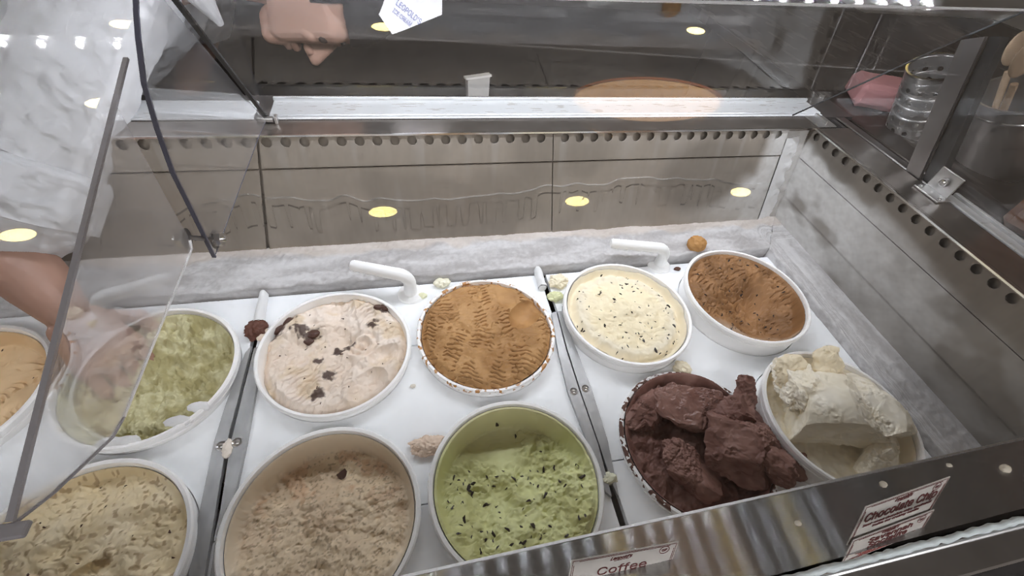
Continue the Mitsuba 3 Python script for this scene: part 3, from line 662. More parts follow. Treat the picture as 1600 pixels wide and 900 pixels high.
# C: white with dark flecks
tub('C', 'raised white tub of off-white ice cream with dark flecks')
def hC(X, Y):
    e = edge_r(X, Y)
    h = -0.008 + 0.016 * (fb(X, Y, 24, 31, 3) - 0.5) + 0.006 * (fb(X, Y, 80, 32, 3) - .5) + 0.005 * (1 - e * e)
    t = (0.0014 * tears(X, Y, 1.1, 90, 33) + 0.0016 * cracks(X, Y, 1.3, 90, 34) + 0.007 * (fb(X, Y, 62, 35, 5) - .5)) * sst(0.95, 0.75, e)
    d1, m1 = lane(X, Y, [(0.0, 0.075), (0.03, 0.045)], 0.03, 0.006)
    return h + t * (1 - .8 * m1) + d1 - 0.012 * sst(0.8, 0.92, e) + 0.014 * sst(0.93, 1.0, e)
def cC(X, Y, H): return blend(lin(232, 222, 198), lin(240, 226, 190), sst(0.8, 0.6, edge_r(X, Y)) * (0.5 + 0.5 * fb(X, Y, 30, 34, 2)))
kC = ice('C', hC, cC, 'off-white ice cream with many dark flecks behind the chocolate tub')
chips('C', kC, 110, 6, 0.0031, name='chocolate_fleck')

# D: brown with chips, scooped into a hollow
tub('D', 'raised white tub of scooped-out brown ice cream in the back right corner')
def hD(X, Y):
    e = edge_r(X, Y)
    h = -0.016 - 0.050 * sst(1.0, 0.2, np.hypot((X - 0.025) / 0.105, (Y + 0.035) / 0.095)) + 0.004
    d1, m1 = bowl(X, Y, 0.055, 0.018, 0.045, 0.012, 1.0, .6)
    r_ = 0.016 * (fb(X, Y, 30, 41, 3) - 0.5) + 0.0045 * cracks(X, Y, 1.9, 100, 42) + 0.003 * tears(X, Y, 1.9, 70, 46) + 0.009 * (fb(X, Y, 95, 43, 3) - .5)
    sm = sst(-0.045, -0.07, Y + 0.25 * X)
    wall = sst(0.93, 1.0, e)
    return h + d1 * .6 + r_ * (1 - 0.75 * np.maximum(m1, sm)) * (1 - wall) + wall * (-h - 0.006) * 1.0
def cD(X, Y, H):
    c = blend(lin(128, 92, 58), lin(152, 112, 74), sst(0.3, 0.7, fb(X, Y, 35, 44, 3)))
    f = sst(-0.055, -0.08, Y + 0.2 * X) * sst(0.3, 0.6, fb(X, Y, 40, 45, 3))
    return c * (1 - .6 * f[..., None]) + np.array(lin(172, 150, 130)) * .6 * f[..., None]
kD = ice('D', hD, cD, 'brown ice cream with dark chips scooped into a deep hollow')
chips('D', kD, 70, 7, 0.0036)

# E: tan, hollowed towards the back
tub('E', 'white tub of speckled tan ice cream at the front of the middle bay')
def hE(X, Y):
    e = edge_r(X, Y)
    h = -0.024 + 0.016 * sst(0.06, -0.10, Y) - 0.018 * sst(0.02, 0.07, Y)
    r_ = 0.016 * (fb(X, Y, 26, 51, 3) - .5) + 0.0075 * (fb(X, Y, 75, 52, 5) - .5) + 0.005 * (fb(X, Y, 170, 53, 3) - .5) + 0.0012 * cracks(X, Y, 1.4, 95, 54, 1.0)
    wall = sst(0.90, 1.0, e) ** 1.4
    return h * (1 - wall) + wall * (-0.006) + r_ * (1 - wall)
def cE(X, Y, H):
    c = blend(lin(202, 180, 152), lin(216, 196, 166), sst(0.3, 0.7, fb(X, Y, 30, 55, 3)))
    f = sst(0.56, 0.68, fb(X, Y, 45, 56, 3)) * sst(-0.03, 0.05, Y)
    c = c * (1 - .5 * f[..., None]) + np.array(lin(188, 146, 112)) * .5 * f[..., None]
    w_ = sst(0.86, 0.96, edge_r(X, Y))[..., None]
    c = c * (1 - w_) + np.array(lin(216, 200, 176)) * w_  # edge ring lightened in the colour to offset the shade on the wall
    s = sst(0.66, 0.72, fb(X, Y, 330, 57, 2)) * sst(0.95, 0.85, edge_r(X, Y))
    return c * (1 - .5 * s[..., None]) + np.array(lin(120, 98, 78)) * .5 * s[..., None]
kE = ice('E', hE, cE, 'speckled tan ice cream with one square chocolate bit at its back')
put('chocolate_piece', trimesh.creation.box((0.011, 0.010, 0.008)).apply_transform(trimesh.transformations.euler_matrix(0.5, 0.4, 0.8)).apply_translation((tubs['E'][0] + 0.012, tubs['E'][1] + 0.066, tubs['E'][2] + float(hz('E', 0.012, 0.066)) + 0.003)), 'm_choc', kE)

# F: mint green with chips, scraped back wall
tub('F', 'white tub of pale green ice cream with black chips')
def hF(X, Y):
    e = edge_r(X, Y)
    h = -0.052 + 0.038 * sst(0.035, -0.085, Y) + 0.030 * sst(0.02, 0.10, X) * sst(0.09, 0.0, Y) + 0.012 * sst(-0.05, -0.1, X)
    d1, m1 = lane(X, Y, [(-0.052, 0.0), (-0.05, -0.09)], 0.017, 0.006)
    d2, m2 = lane(X, Y, [(-0.02, 0.0), (-0.015, -0.09)], 0.017, 0.006)
    smooth = sst(0.02, 0.05, Y + 0.12 * np.sin(X * 25) * 0.1)
    r_ = 0.016 * (fb(X, Y, 26, 61, 3) - .5) + 0.011 * (fb(X, Y, 85, 62, 4) - .5) + 0.004 * tears(X, Y, 1.5, 95, 63)
    rp = 0.010 * (fb(X, Y, 140, 64, 3) - .45) * sst(0.0, 0.04, X)
    wall = sst(0.86, 1.0, e) ** 1.5 * sst(-0.9, 0.1, Y / R_IN + 0.5 * np.abs(X) / R_IN) + sst(0.94, 1.0, e) * 0.6
    wall = np.clip(wall, 0, 1)
    return (h + d1 + d2) * (1 - wall) + wall * (-0.004) + (r_ + rp) * (1 - 0.85 * smooth * sst(0.06, 0.0, X)) * (1 - 0.8 * wall)
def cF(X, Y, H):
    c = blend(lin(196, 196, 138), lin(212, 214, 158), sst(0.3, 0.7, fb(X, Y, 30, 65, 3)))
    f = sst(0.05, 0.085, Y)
    return c * (1 - f[..., None]) + np.array(lin(206, 202, 158)) * f[..., None]  # back wall made paler in the colour against its shading
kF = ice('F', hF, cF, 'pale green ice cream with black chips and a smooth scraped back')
chips('F', kF, 105, 8, 0.0042, lambda x, y: 1.0 if y < 0.035 else 0.10)

# I: pistachio with a rough hollow
tub('I', 'white tub of olive green ice cream partly behind the divider guard')
def hI(X, Y):
    e = edge_r(X, Y)
    h = -0.034 + 0.020 * sst(0.0, 0.1, Y) - 0.012 * sst(0.07, 0.0, np.hypot(X - 0.04, Y + 0.0))
    r_ = 0.022 * (fb(X, Y, 30, 71, 3) - .5) + 0.020 * (fb(X, Y, 95, 72, 5) - .5) + 0.004 * tears(X, Y, 0.6, 90, 73)
    wall = sst(0.90, 1.0, e)
    return h * (1 - wall) + wall * (-0.008) + r_ * (1 - wall * .8)
def cI(X, Y, H):
    c = blend(lin(172, 164, 118), lin(200, 195, 156), sst(0.35, 0.65, fb(X, Y, 55, 74, 4)))
    return c
kI = ice('I', hI, cI, 'olive green pistachio coloured ice cream with a rough torn surface')
put('smear', cat(*[lump(0.011, 30 + i, (1.5, .7, .45), .5, 120, 3, (tubs['I'][0] + 0.108 * math.cos(a), tubs['I'][1] + 0.108 * math.sin(a), tubs['I'][2] - 0.003)) for i, a in enumerate((-0.95, -0.7, -1.7, -1.55))]), 'm_frost', kI, smooth=True, label='pale smear on the rim')

# J: vanilla with nuts
tub('J', 'white tub of creamy yellow ice cream at the front of the left bay')
def hJ(X, Y):
    e = edge_r(X, Y)
    h = -0.010 + 0.008 * sst(0.9, 0.0, e) - 0.008 * sst(0.05, 0.1, Y)
    r_ = 0.020 * (fb(X, Y, 24, 81, 3) - .5) + 0.006 * (fb(X + Y * .3, Y * 1.2, 48, 82, 4) - .5) + 0.0012 * cracks(X, Y, 0.9, 95, 83, 1.0) + 0.003 * (fb(X, Y, 170, 86, 3) - .5)
    b, m_ = bowl(X, Y, 0.02, -0.01, 0.022, 0.010, 0.4, .5)
    wall = sst(0.92, 1.0, e)
    return h * (1 - wall) + wall * (-0.008) + (r_ + b) * (1 - wall)
def cJ(X, Y, H):
    c = blend(lin(224, 205, 165), lin(234, 218, 184), sst(0.3, 0.7, fb(X, Y, 30, 84, 3)))
    s = sst(0.68, 0.74, fb(X, Y, 160, 85, 2))
    return c * (1 - .6 * s[..., None]) + np.array(lin(150, 120, 80)) * .6 * s[..., None]
kJ = ice('J', hJ, cJ, 'creamy yellow ice cream with brown nut bits at the bottom left')
chips('J', kJ, 30, 9, 0.0024, name='nut_piece', shapes=choc_shapes)
# K: peach
tub('K', 'white tub of peach coloured ice cream at the far left edge')
def hK(X, Y):
    e = edge_r(X, Y); wall = sst(0.9, 1.0, e)
    return (-0.03 + 0.016 * (fb(X, Y, 26, 91, 3) - .5) + 0.006 * tears(X, Y, 0.9, 90, 92)) * (1 - wall) - 0.008 * wall
kK = ice('K', hK, lambda X, Y, H: blend(lin(208, 176, 134), lin(222, 194, 156), fb(X, Y, 30, 93, 3)), 'peach coloured ice cream at the far left edge behind the guard')
chips('K', kK, 16, 10, 0.0026, name='nut_piece', shapes=choc_shapes)

# G: chocolate, broken lumps heaped over the rim
tub('G', 'white tub smeared with chocolate at the front of the right bay', 'm_tub_choc')
chocd, chocl = lin(112, 78, 69), lin(142, 107, 97)
def hG(X, Y):
    e = edge_r(X, Y)
    h = -0.018 - 0.022 * sst(0.02, -0.09, Y - 0.3 * X)
    r_ = 0.018 * (fb(X, Y, 28, 101, 3) - .5) + 0.012 * (fb(X, Y, 80, 102, 4) - .5)
    wall = sst(0.86, 1.0, e)
    return (h + r_) * (1 - wall) + wall * (-0.002) + 0.012 * sst(0.05, 0.1, Y)
kG = ice('G', hG, lambda X, Y, H: blend(chocd, chocl, sst(0.3, 0.7, fb(X, Y, 30, 103, 3))), 'dark chocolate ice cream heaped in broken lumps over the rim')
def scoop_part(parent, name, m, c0, c1, seed, bs='m_ice', label=None):
    n = meshkit.fbm(np.array(m.vertices) * 35, 3, seed)
    put(name, m, bs, parent, smooth=True, color=blend(c0, c1, sst(0.3, 0.7, n)), label=label)
def RZ(deg, tx=0, ty=0): return trimesh.transformations.euler_matrix(math.radians(tx), math.radians(ty), math.radians(deg))
gx, gy, gz = tubs['G']
for (lx, ly, lz, r, sc, rot, seed, amp, bs) in (
        (0.012, 0.052, 0.004, 0.050, (1.25, 0.78, 0.55), (-8, 10, 0), 201, 0.22, 'm_ice_soft'),
        (-0.045, 0.070, -0.010, 0.040, (1.4, 0.8, 0.6), (35, 0, 0), 207, 0.5, 'm_ice'),
        (0.080, 0.028, 0.004, 0.045, (1.05, 0.8, 0.62), (-25, 8, 10), 202, 0.32, 'm_ice'),
        (0.055, -0.020, 0.006, 0.058, (1.1, 0.95, 0.62), (-40, 10, 5), 203, 0.24, 'm_ice'),
        (0.095, -0.045, 0.003, 0.042, (0.95, 1.0, 0.72), (20, 0, 14), 204, 0.36, 'm_ice'),
        (-0.030, -0.030, -0.012, 0.042, (0.72, 1.35, 0.5), (38, 18, -8), 205, 0.34, 'm_ice'),
        (0.133, -0.062, -0.004, 0.024, (1.2, 0.9, 0.7), (0, 0, 0), 206, 0.6, 'm_ice')):
    scoop_part(kG, 'lump', lump(r, seed, sc, amp, 34, 6, (gx + lx, gy + ly, gz + lz), RZ(*rot), 9), chocd, chocl, seed, bs)
# upright shard leaning over the rim
u, v = np.meshgrid(np.linspace(0, 1, 60), np.linspace(0, 2 * PI, 61), indexing='ij')
def shard(base, tip, w0, w1, th, seed, c0, c1, parent, bs='m_ice'):
    base, tip = np.array(base), np.array(tip)
    ax = tip - base; ax /= np.linalg.norm(ax)
    s1 = np.cross(ax, [0.2, -0.6, 0.77]); s1 /= np.linalg.norm(s1); s2 = np.cross(ax, s1)
    w = (w0 * (1 - u) + w1 * u) * np.sqrt(np.clip(1 - (2 * u - 1) ** 8, 0, 1)) + 1e-4
    P_ = base + (tip - base) * u[..., None] + s1 * (w * np.cos(v))[..., None] + s2 * (w * th * np.sin(v))[..., None]
    n = meshkit.fbm(P_ * 70, 4, seed) - .5; n2 = meshkit.fbm(P_ * 190, 3, seed + 1) - .5
    P_ = P_ + (s1 * np.cos(v)[..., None] + s2 * np.sin(v)[..., None]) * (0.018 * n + 0.009 * n2)[..., None]
    scoop_part(parent, 'lump', grid_mesh(P_), c0, c1, seed, bs)
shard((gx + 0.098, gy + 0.020, gz - 0.01), (gx + 0.118, gy + 0.080, gz + 0.030), 0.021, 0.017, 0.55, 211, chocd, chocl, kG)

# H: ivory slabs
tub('H', 'raised white tub with ivory slabs heaped over its rim beside the right wall')
iv0, iv1 = lin(230, 222, 202), lin(240, 234, 219)
def hH(X, Y):
    e = edge_r(X, Y); wall = sst(0.9, 1.0, e)
    return (-0.026 + 0.014 * (fb(X, Y, 28, 111, 3) - .5) + 0.008 * (fb(X, Y, 80, 112, 3) - .5)) * (1 - wall) - 0.008 * wall
kH = ice('H', hH, lambda X, Y, H: blend(iv0, iv1, fb(X, Y, 30, 113, 3)), 'ivory white ice cream heaped in pale slabs beside the right wall', wallc=None)
hx, hy, hz_ = tubs['H']
for (lx, ly, lz, r, sc, rot, seed, amp, f) in (
        (-0.022, 0.000, 0.008, 0.070, (1.30, 0.92, 0.58), (-14, 14, -4), 301, 0.12, 24),
        (0.052, -0.012, 0.004, 0.056, (1.0, 1.0, 0.52), (20, 8, 8), 302, 0.16, 26),
        (-0.058, 0.055, 0.012, 0.044, (0.85, 1.1, 0.85), (-10, 0, 0), 303, 0.40, 60),
        (0.004, 0.050, 0.002, 0.046, (1.1, 0.9, 0.6), (0, 0, 0), 304, 0.20, 40),
        (0.072, 0.028, -0.004, 0.042, (1.1, 0.7, 0.5), (-50, 0, 0), 305, 0.22, 40),
        (0.030, -0.058, -0.008, 0.042, (1.4, 0.6, 0.45), (24, 0, 0), 306, 0.18, 40)):
    scoop_part(kH, 'lump', lump(r, seed, sc, amp, f, 6, (hx + lx, hy + ly, hz_ + lz), RZ(*rot), 8), iv0, iv1, seed)
shard((hx + 0.014, hy + 0.040, hz_ - 0.006), (hx + 0.014, hy + 0.098, hz_ + 0.048), 0.033, 0.024, 0.5, 311, lin(222, 208, 178), lin(232, 220, 192), kH)
shard((hx - 0.054, hy + 0.045, hz_ - 0.004), (hx - 0.052, hy + 0.095, hz_ + 0.040), 0.030, 0.022, 0.7, 312, lin(222, 208, 178), lin(232, 220, 192), kH)

# ---------------------------------------------------------------- crumbs spilled on the boards
def crumb(x, y, r, seed, c, label, sc=(1.2, .8, .6), amp=.6, z=None):
    m = lump(r, seed, sc, amp, 150, 4, (x, y, ZP + r * 0.42 if z is None else z))
    solo('ice_cream_crumb', m, 'm_ice', label, 'ice cream crumb', smooth=True, color=np.tile(c, (len(m.vertices), 1)))
crumb(-0.012, 0.253, 0.0165, 1, lin(222, 200, 180), 'beige crumb between the tan tub and the green tub', (1.5, .8, .6))
crumb(0.262, 0.545, 0.015, 2, lin(232, 222, 196), 'off-white crumb by the frosted peg behind the speckled tub', (1.2, 1.0, .7))
crumb(0.247, 0.508, 0.0125, 3, lin(212, 214, 170), 'pale green crumb at the head of the gap by the speckled tub')
crumb(0.034, 0.566, 0.0125, 4, lin(226, 222, 200), 'cream crumb on the ledge beside the left lever handle')
crumb(0.588, 0.598, 0.020, 5, lin(178, 132, 78), 'round brown crumb on the ledge behind the brown tub', (1.0, .9, .9), .25, z=0.006)
crumb(-0.281, 0.495, 0.0165, 6, lin(92, 56, 44), 'chocolate brown crumb at the head of the left gap', (1.0, 1.1, .6))
crumb(-0.270, 0.485, 0.010, 16, lin(226, 208, 190), 'cream smear beside the chocolate brown crumb', (0.9, 1.2, .5))
crumb(0.428, 0.322, 0.013, 7, lin(232, 222, 196), 'off-white crumb with flecks between the speckled and chocolate tubs', (1.1, 1.0, .6))
crumb(0.533, 0.556, 0.0055, 8, lin(84, 56, 44), 'small dark crumb beside the right lever handle')
crumb(-0.006, 0.541, 0.007, 9, lin(220, 220, 186), 'small pale crumb at the foot of the left lever handle')
crumb(0.236, 0.166, 0.010, 10, lin(214, 212, 186), 'pale crumb on the bars beside the green tub')
crumb(-0.030, 0.355, 0.004, 11, lin(214, 208, 196), 'tiny pale crumb on the white board between the four middle tubs')
crumb(-0.2825, 0.292, 0.010, 12, lin(228, 218, 206), 'pale smear on the rivet of the left bars', (.6, 1.5, .3), z=ZP + 0.008)

# ---------------------------------------------------------------- flavour cards
def letters(text, h, cx, cy, parent, bs, M, bold=False, width=None, shear=0.0, name='lettering', z=0.0009):
    m = meshkit.text_mesh(text, h, 0.0003, bold)
    v = m.vertices.copy()
    w = v[:, 0].max() - v[:, 0].min()
    v[:, 0] -= (v[:, 0].max() + v[:, 0].min()) / 2
    if width: v[:, 0] *= width / w
    v[:, 0] += shear * v[:, 1]
    v[:, 0] += cx; v[:, 1] += cy; v[:, 2] += z
    m = trimesh.Trimesh(trimesh.transform_points(v, M), m.faces, process=False)
    put(name, m, bs, parent)
SC = 0.835                        # a card is 106 x 60 in the units below
def card(tl, u, v, h, label, lines, gf=True, logo=0.0095):
    """tl: top left corner; u, v: along its width and up its face."""
    w = 0.106
    M = frame(tl, u, v) @ np.diag([SC, SC, SC, 1.0])
    k = thing('flavour_card', label, 'sign card')
    put('paper', extr(sbox(0, -h, w, 0), 0.0007, M), 'm_card', k)
    fr = sbox(0.003, -h + 0.003, w - 0.003, -0.003)
    corners = union_all([Point(a, b).buffer(0.005) for a in (0.003, w - 0.003) for b in (-0.003, -h + 0.003)])
    put('border', extr(fr.difference(fr.buffer(-0.0005)).difference(corners), 0.0003, M, 0.0007), 'm_ink', k)
    put('border', extr(fr.buffer(0.0016, join_style=2).difference(fr.buffer(0.0011, join_style=2)), 0.0003, M, 0.0007), 'm_ink', k)
    # shop script with its underline
    letters("Leopold's", 0.0042, w * 0.46, -logo, k, 'm_ink', M, True, 0.021, 0.35, 'shop_name')
    put('underline', extr(Polygon([(w * .40, -logo - 0.0017), (w * .54, -logo - 0.0011), (w * .54, -logo - .0015), (w * .40, -logo - .0022)]), 0.0003, M, 0.0007), 'm_ink', k)
    if gf:
        c = Point(w - 0.013, -0.0085)
        put('badge', extr(c.buffer(0.0052, 24).difference(c.buffer(0.0046, 24)), 0.0003, M, 0.0007), 'm_ink', k)
        letters('GF', 0.0034, w - 0.013, -0.0102, k, 'm_ink', M, True, 0.0055, 0, 'badge_lettering')
    for (txt, hh, ty, wid, bs, bold) in lines:
        letters(txt, hh, w * 0.5, -ty, k, bs, M, bold, wid, 0.0)
UV = np.array([-0.049, 0.387, 0.921])
card(np.array([0.0893, 0.0463, 0.2441]), [0.9983, -0.024, -0.053], [0.0, 0.39, 0.92], 0.0400, 'Coffee flavour card on the brushed steel strip at the bottom of the picture',
     [('Coffee', 0.0105, 0.0285, 0.050, 'm_ink', False), ('Rich, bold flavor,', 0.0033, 0.0345, 0.046, 'm_ink', True), ('better than your morning cup!', 0.0033, 0.0390, 0.074, 'm_ink', True)])
TL = np.array([0.3126, 0.0352, 0.2815])
card(TL, [0.996, 0.082, 0.019], UV, 0.056, 'Chocolate Chip flavour card, upper one of the two at the right',
     [('Chocolate Chip', 0.0118, 0.0250, 0.092, 'm_ink', True), ('Semi-sweet chocolate chips smothered', 0.0034, 0.0325, 0.088, 'm_ink', True), ('inside our creamy vanilla', 0.0034, 0.0375, 0.060, 'm_ink', True)], logo=0.0080)
card(TL - UV * 0.0365 + np.array([0.0, -0.0022, 0.0008]), [0.996, 0.082, 0.010], UV, 0.036, 'Savannah Socialite flavour card in front of the lower edge of the Chocolate Chip card',
     [('Savannah', 0.0072, 0.0150, 0.058, 'm_ink', True), ('Socialite', 0.0072, 0.0237, 0.052, 'm_ink', True), ('Milk and dark chocolate loaded with', 0.0022, 0.0272, 0.080, 'm_ink', True), ('roasted Georgia pecans and', 0.0022, 0.0304, 0.070, 'm_ink_red', True), ('bourbon-infused caramel', 0.0022, 0.0334, 0.064, 'm_ink_red', True)], logo=0.0060)
# bits of spilled ice cream on the strip
def strip_bit(x, t, r, seed, c, label, sc=(1, .7, .45)):
    p = trimesh.transform_points(np.array([[x, t, r * 0.2]]), MF)[0]
    m = lump(r, seed, sc, .5, 200, 3, p)
    solo('ice_cream_crumb', m, 'm_ice', label, 'ice cream crumb', smooth=True, color=np.tile(c, (len(m.vertices), 1)))
strip_bit(0.548, 0.034, 0.0062, 51, lin(205, 196, 180), 'pale crumb on the steel strip right of the Chocolate Chip card')
strip_bit(0.412, 0.046, 0.0040, 52, lin(200, 192, 178), 'small pale crumb on the steel strip above the Chocolate Chip card')
strip_bit(0.300, 0.030, 0.0030, 53, lin(200, 192, 178), 'tiny pale crumb on the steel strip left of the Chocolate Chip card')
strip_bit(0.500, 0.050, 0.0030, 54, lin(200, 192, 178), 'tiny pale crumb near the inner edge of the steel strip')

# ---------------------------------------------------------------- right of the case: counter with utensils
solo('steel_counter', cat(bevel_box(1.0, 2.4, -0.4, 1.6, 0.165, 0.192), bx(1.05, 2.3, 0.0, 1.5, -0.88, 0.165)), 'm_counter', 'dark scuffed steel counter to the right of the case', 'counter')
def can(base, axis, L_, r, label, name, parts):
    a = np.array(axis, float); a /= np.linalg.norm(a)
    u_ = np.cross([0, 1, 0.2], a); u_ /= np.linalg.norm(u_)
    M = np.eye(4); M[:3, 0], M[:3, 1], M[:3, 2], M[:3, 3] = u_, np.cross(a, u_), a, base
    k = thing(name, label, 'container')
    return k, M
k, M = can((1.118, 0.730, 0.194), (-0.40, 0.03, 0.90), 0.15, 0.047, 'perforated steel utensil cylinder behind the side glass', 'utensil_cylinder', 0)
rU, LU = 0.047, 0.150
flat = sbox(0, 0, 2 * PI * rU, LU)
hs = []
for row in range(5):
    for c_ in range(12):
        hs.append(Point((c_ + 0.5 * (row % 2) + 0.25) * 2 * PI * rU / 12, 0.022 + row * 0.024).buffer(0.0052, 8))
flat = flat.difference(union_all(hs).intersection(sbox(0.0005, 0, 2 * PI * rU - 0.0005, LU)))
def wrap(poly, th):
    m = extr(poly, th)
    m = trimesh.Trimesh(*trimesh.remesh.subdivide_to_size(m.vertices, m.faces, 0.005), process=False)
    v = m.vertices; a = v[:, 0] / rU; rr = rU + v[:, 2]
    return trimesh.Trimesh(np.stack([rr * np.cos(a), rr * np.sin(a), v[:, 1]], 1), m.faces, process=False)
put('wall', wrap(flat, 0.001).apply_transform(M), 'm_steel_satin', k)
put('rim', lathe([(0.0455, LU - .004), (0.0495, LU - .002), (0.0495, LU + .001), (0.0455, LU + .001)], 48).apply_transform(M), 'm_steel_bright', k)
put('bottom', lathe([(0.0, 0.0), (0.047, 0.0), (0.047, 0.003), (0.0, 0.003)], 48).apply_transform(M), 'm_steel_satin', k)
k, M = can((1.20, 0.590, 0.194), (-0.38, 0.12, 0.90), 0.16, 0.072, 'plain steel canister with wooden spoons in it', 'steel_canister', 0)
put('body', lathe([(0.0, 0.0), (0.070, 0.0), (0.072, 0.004), (0.072, 0.150), (0.0745, 0.152), (0.0745, 0.156), (0.070, 0.156), (0.070, 0.006), (0.0, 0.006)], 64).apply_transform(M), 'm_steel_satin', k, smooth=30)
put('band', lathe([(0.0722, 0.128), (0.0735, 0.130), (0.0722, 0.132)], 64).apply_transform(M), 'm_steel_bright', k, smooth=30)
mat('m_wood', two(principled([0.42, 0.30, 0.20], 0.6)))
for i, (a, l_) in enumerate(((0.4, 0.25), (1.6, 0.22), (3.4, 0.24))):
    p = np.array([0.035 * math.cos(a), 0.035 * math.sin(a), 0.01]); q = np.array([0.055 * math.cos(a), 0.055 * math.sin(a), l_])
    hnd = cat(tube([p, p + (q - p) * .8], 0.006, 12), trimesh.creation.icosphere(3, 1.0).apply_scale((0.022, 0.006, 0.032)).apply_translation(q))
    solo('wooden_spoon', hnd.apply_transform(M), 'm_wood', ('wooden spoon at the near side of the steel canister', 'wooden spoon at the back of the steel canister', 'wooden spoon at the left of the steel canister')[i], 'spoon', 'wooden spoons in the canister', smooth=40)
tw = bevel_box(-0.065, 0.065, -0.05, 0.05, 0, 0.055, 0.012).subdivide().subdivide()
tw.vertices += 0.006 * (meshkit.fbm(tw.vertices * 40, 3, 2) - .5)[:, None]
tw.apply_transform(RZ(-25)).apply_translation((1.130, 0.862, 0.193))
solo('folded_towel', tw, 'm_towel', 'folded pink cloth on the counter left of the perforated cylinder', 'towel', smooth=40)
bt = bevel_box(-0.16, 0.16, -0.17, 0.17, 0, 0.10, 0.012).apply_transform(RZ(18)).apply_translation((1.20, 0.300, 0.193))
solo('brown_box', bt, 'm_brown', 'reddish brown box on the counter at the right edge of the picture', 'box')

# ---------------------------------------------------------------- behind the case
solo('back_counter', cat(bx(-2.0, 2.4, 2.1, 2.75, FLOOR, 0.0), bx(-2.02, 2.42, 2.08, 2.77, 0.0, 0.03)), 'm_dark_unit', 'dark back counter on the staff side', 'counter')
k = thing('wall_box', 'pale grey box with a slot standing behind the rear door', 'box')
MW = frame([0.138, 0.99, 0.105], [1, 0.06, 0], [0, 0.25, 0.97])
put('body', extr(Polygon([(0.0, 0.02), (0.046, 0.002), (0.052, 0.078), (0.0, 0.072)]), 0.03, MW, -0.03), 'm_card_back', k)
put('lid', extr(Polygon([(-0.004, 0.072), (0.056, 0.0785), (0.056, 0.083), (-0.004, 0.076)]), 0.034, MW, -0.033), 'm_card', k)
put('slot', extr(sbox(0.032, 0.020, 0.0335, 0.034), 0.0006, MW, 0), 'm_black', k)
put('stand', bx(0.148, 0.178, 1.0, 1.02, FLOOR, 0.12), 'm_steel_dark', k)

# ---------------------------------------------------------------- the person scooping in the left bay
def sph(p, r, n=24): return m3.Manifold.sphere(r, n).translate([float(c) for c in p])
def hull(*pr): return m3.Manifold.batch_hull([sph(p, r) for p, r in pr])
def body_mesh(parts, edge=0.012, it=12):
    m = m3.Manifold.batch_boolean(parts, m3.OpType.Add).refine_to_length(edge).to_mesh()
    t = trimesh.Trimesh(m.vert_properties[:, :3], m.tri_verts, process=True)
    trimesh.smoothing.filter_taubin(t, 0.5, 0.53, it)
    return t
pe = thing('person', 'person in white shirt and paper hat bending over the left bay', 'person')
U_ = np.array([1.0, 0, 0]); F_ = np.array([0.0, -0.25, -0.968]); F_ /= np.linalg.norm(F_); Lf = np.cross(U_, F_)
HO = np.array([-0.148, 1.005, 0.333])
def hp(u, f, l): return HO + U_ * u + F_ * f + Lf * l
neck0, neck1 = np.array([-0.36, 1.03, 0.385]), hp(-0.055, -0.03, 0)
pel = np.array([-0.92, 1.24, 0.03]); chest = np.array([-0.52, 1.10, 0.33])
shR, shL = np.array([-0.455, 0.905, 0.345]), np.array([-0.40, 1.24, 0.37])
elb, wri = np.array([-0.605, 0.600, 0.085]), np.array([-0.510, 0.500, 0.055])
elL, wrL = np.array([-0.52, 1.38, 0.12]), np.array([-0.60, 1.22, -0.06])
def face_parts():
    ps = [m3.Manifold.sphere(1.0, 48).scale([0.104, 0.094, 0.076])]   # skull in local (u,f,l)
    ps[0] = ps[0].translate([0.045, -0.012, 0])
    def lh(*pr): return m3.Manifold.batch_hull([m3.Manifold.sphere(r, 20).translate(list(map(float, p))) for p, r in pr])
    ps.append(lh(((0.02, 0.045, 0.035), 0.035), ((0.02, 0.045, -0.035), 0.035), ((-0.072, 0.055, 0.016), 0.026), ((-0.072, 0.055, -0.016), 0.026), ((-0.055, -0.02, 0.046), 0.02), ((-0.055, -0.02, -0.046), 0.02), ((0.0, -0.02, 0.055), 0.02), ((0.0, -0.02, -0.055), 0.02)))
    ps.append(lh(((-0.096, 0.068, 0.010), 0.017), ((-0.096, 0.068, -0.010), 0.017), ((-0.070, 0.068, 0.012), 0.018), ((-0.070, 0.068, -0.012), 0.018), ((-0.085, 0.045, 0), 0.028)))          # chin
    ps.append(lh(((0.012, 0.080, 0), 0.010), ((-0.028, 0.112, 0), 0.0105), ((-0.034, 0.088, 0.0), 0.011)))               # nose
    for s in (-1, 1):
        ps.append(lh(((-0.034, 0.094, s * 0.011), 0.0085), ((-0.036, 0.085, s * 0.014), 0.007)))                          # nostril wing
        ps.append(lh(((0.022, 0.076, s * 0.012), 0.010), ((0.020, 0.068, s * 0.045), 0.010)))                             # brow
        ps.append(lh(((-0.02, 0.062, s * 0.042), 0.016), ((-0.035, 0.05, s * 0.04), 0.014)))                              # cheek
        ps.append(lh(((0.02, -0.012, s * 0.079), 0.010), ((-0.02, -0.012, s * 0.077), 0.008), ((0.008, -0.028, s * 0.084), 0.009)))   # ear
    ps.append(lh(((-0.058, 0.090, 0.006), 0.0075), ((-0.058, 0.090, -0.006), 0.0075), ((-0.058, 0.076, 0.022), 0.006), ((-0.058, 0.076, -0.022), 0.006)))
    ps.append(lh(((-0.071, 0.087, 0.006), 0.0075), ((-0.071, 0.087, -0.006), 0.0075), ((-0.070, 0.075, 0.02), 0.006), ((-0.070, 0.075, -0.02), 0.006)))
    Mh = np.zeros((3, 4)); Mh[:, 0], Mh[:, 1], Mh[:, 2], Mh[:, 3] = U_, F_, Lf, HO
    return [p.transform(Mh) for p in ps]
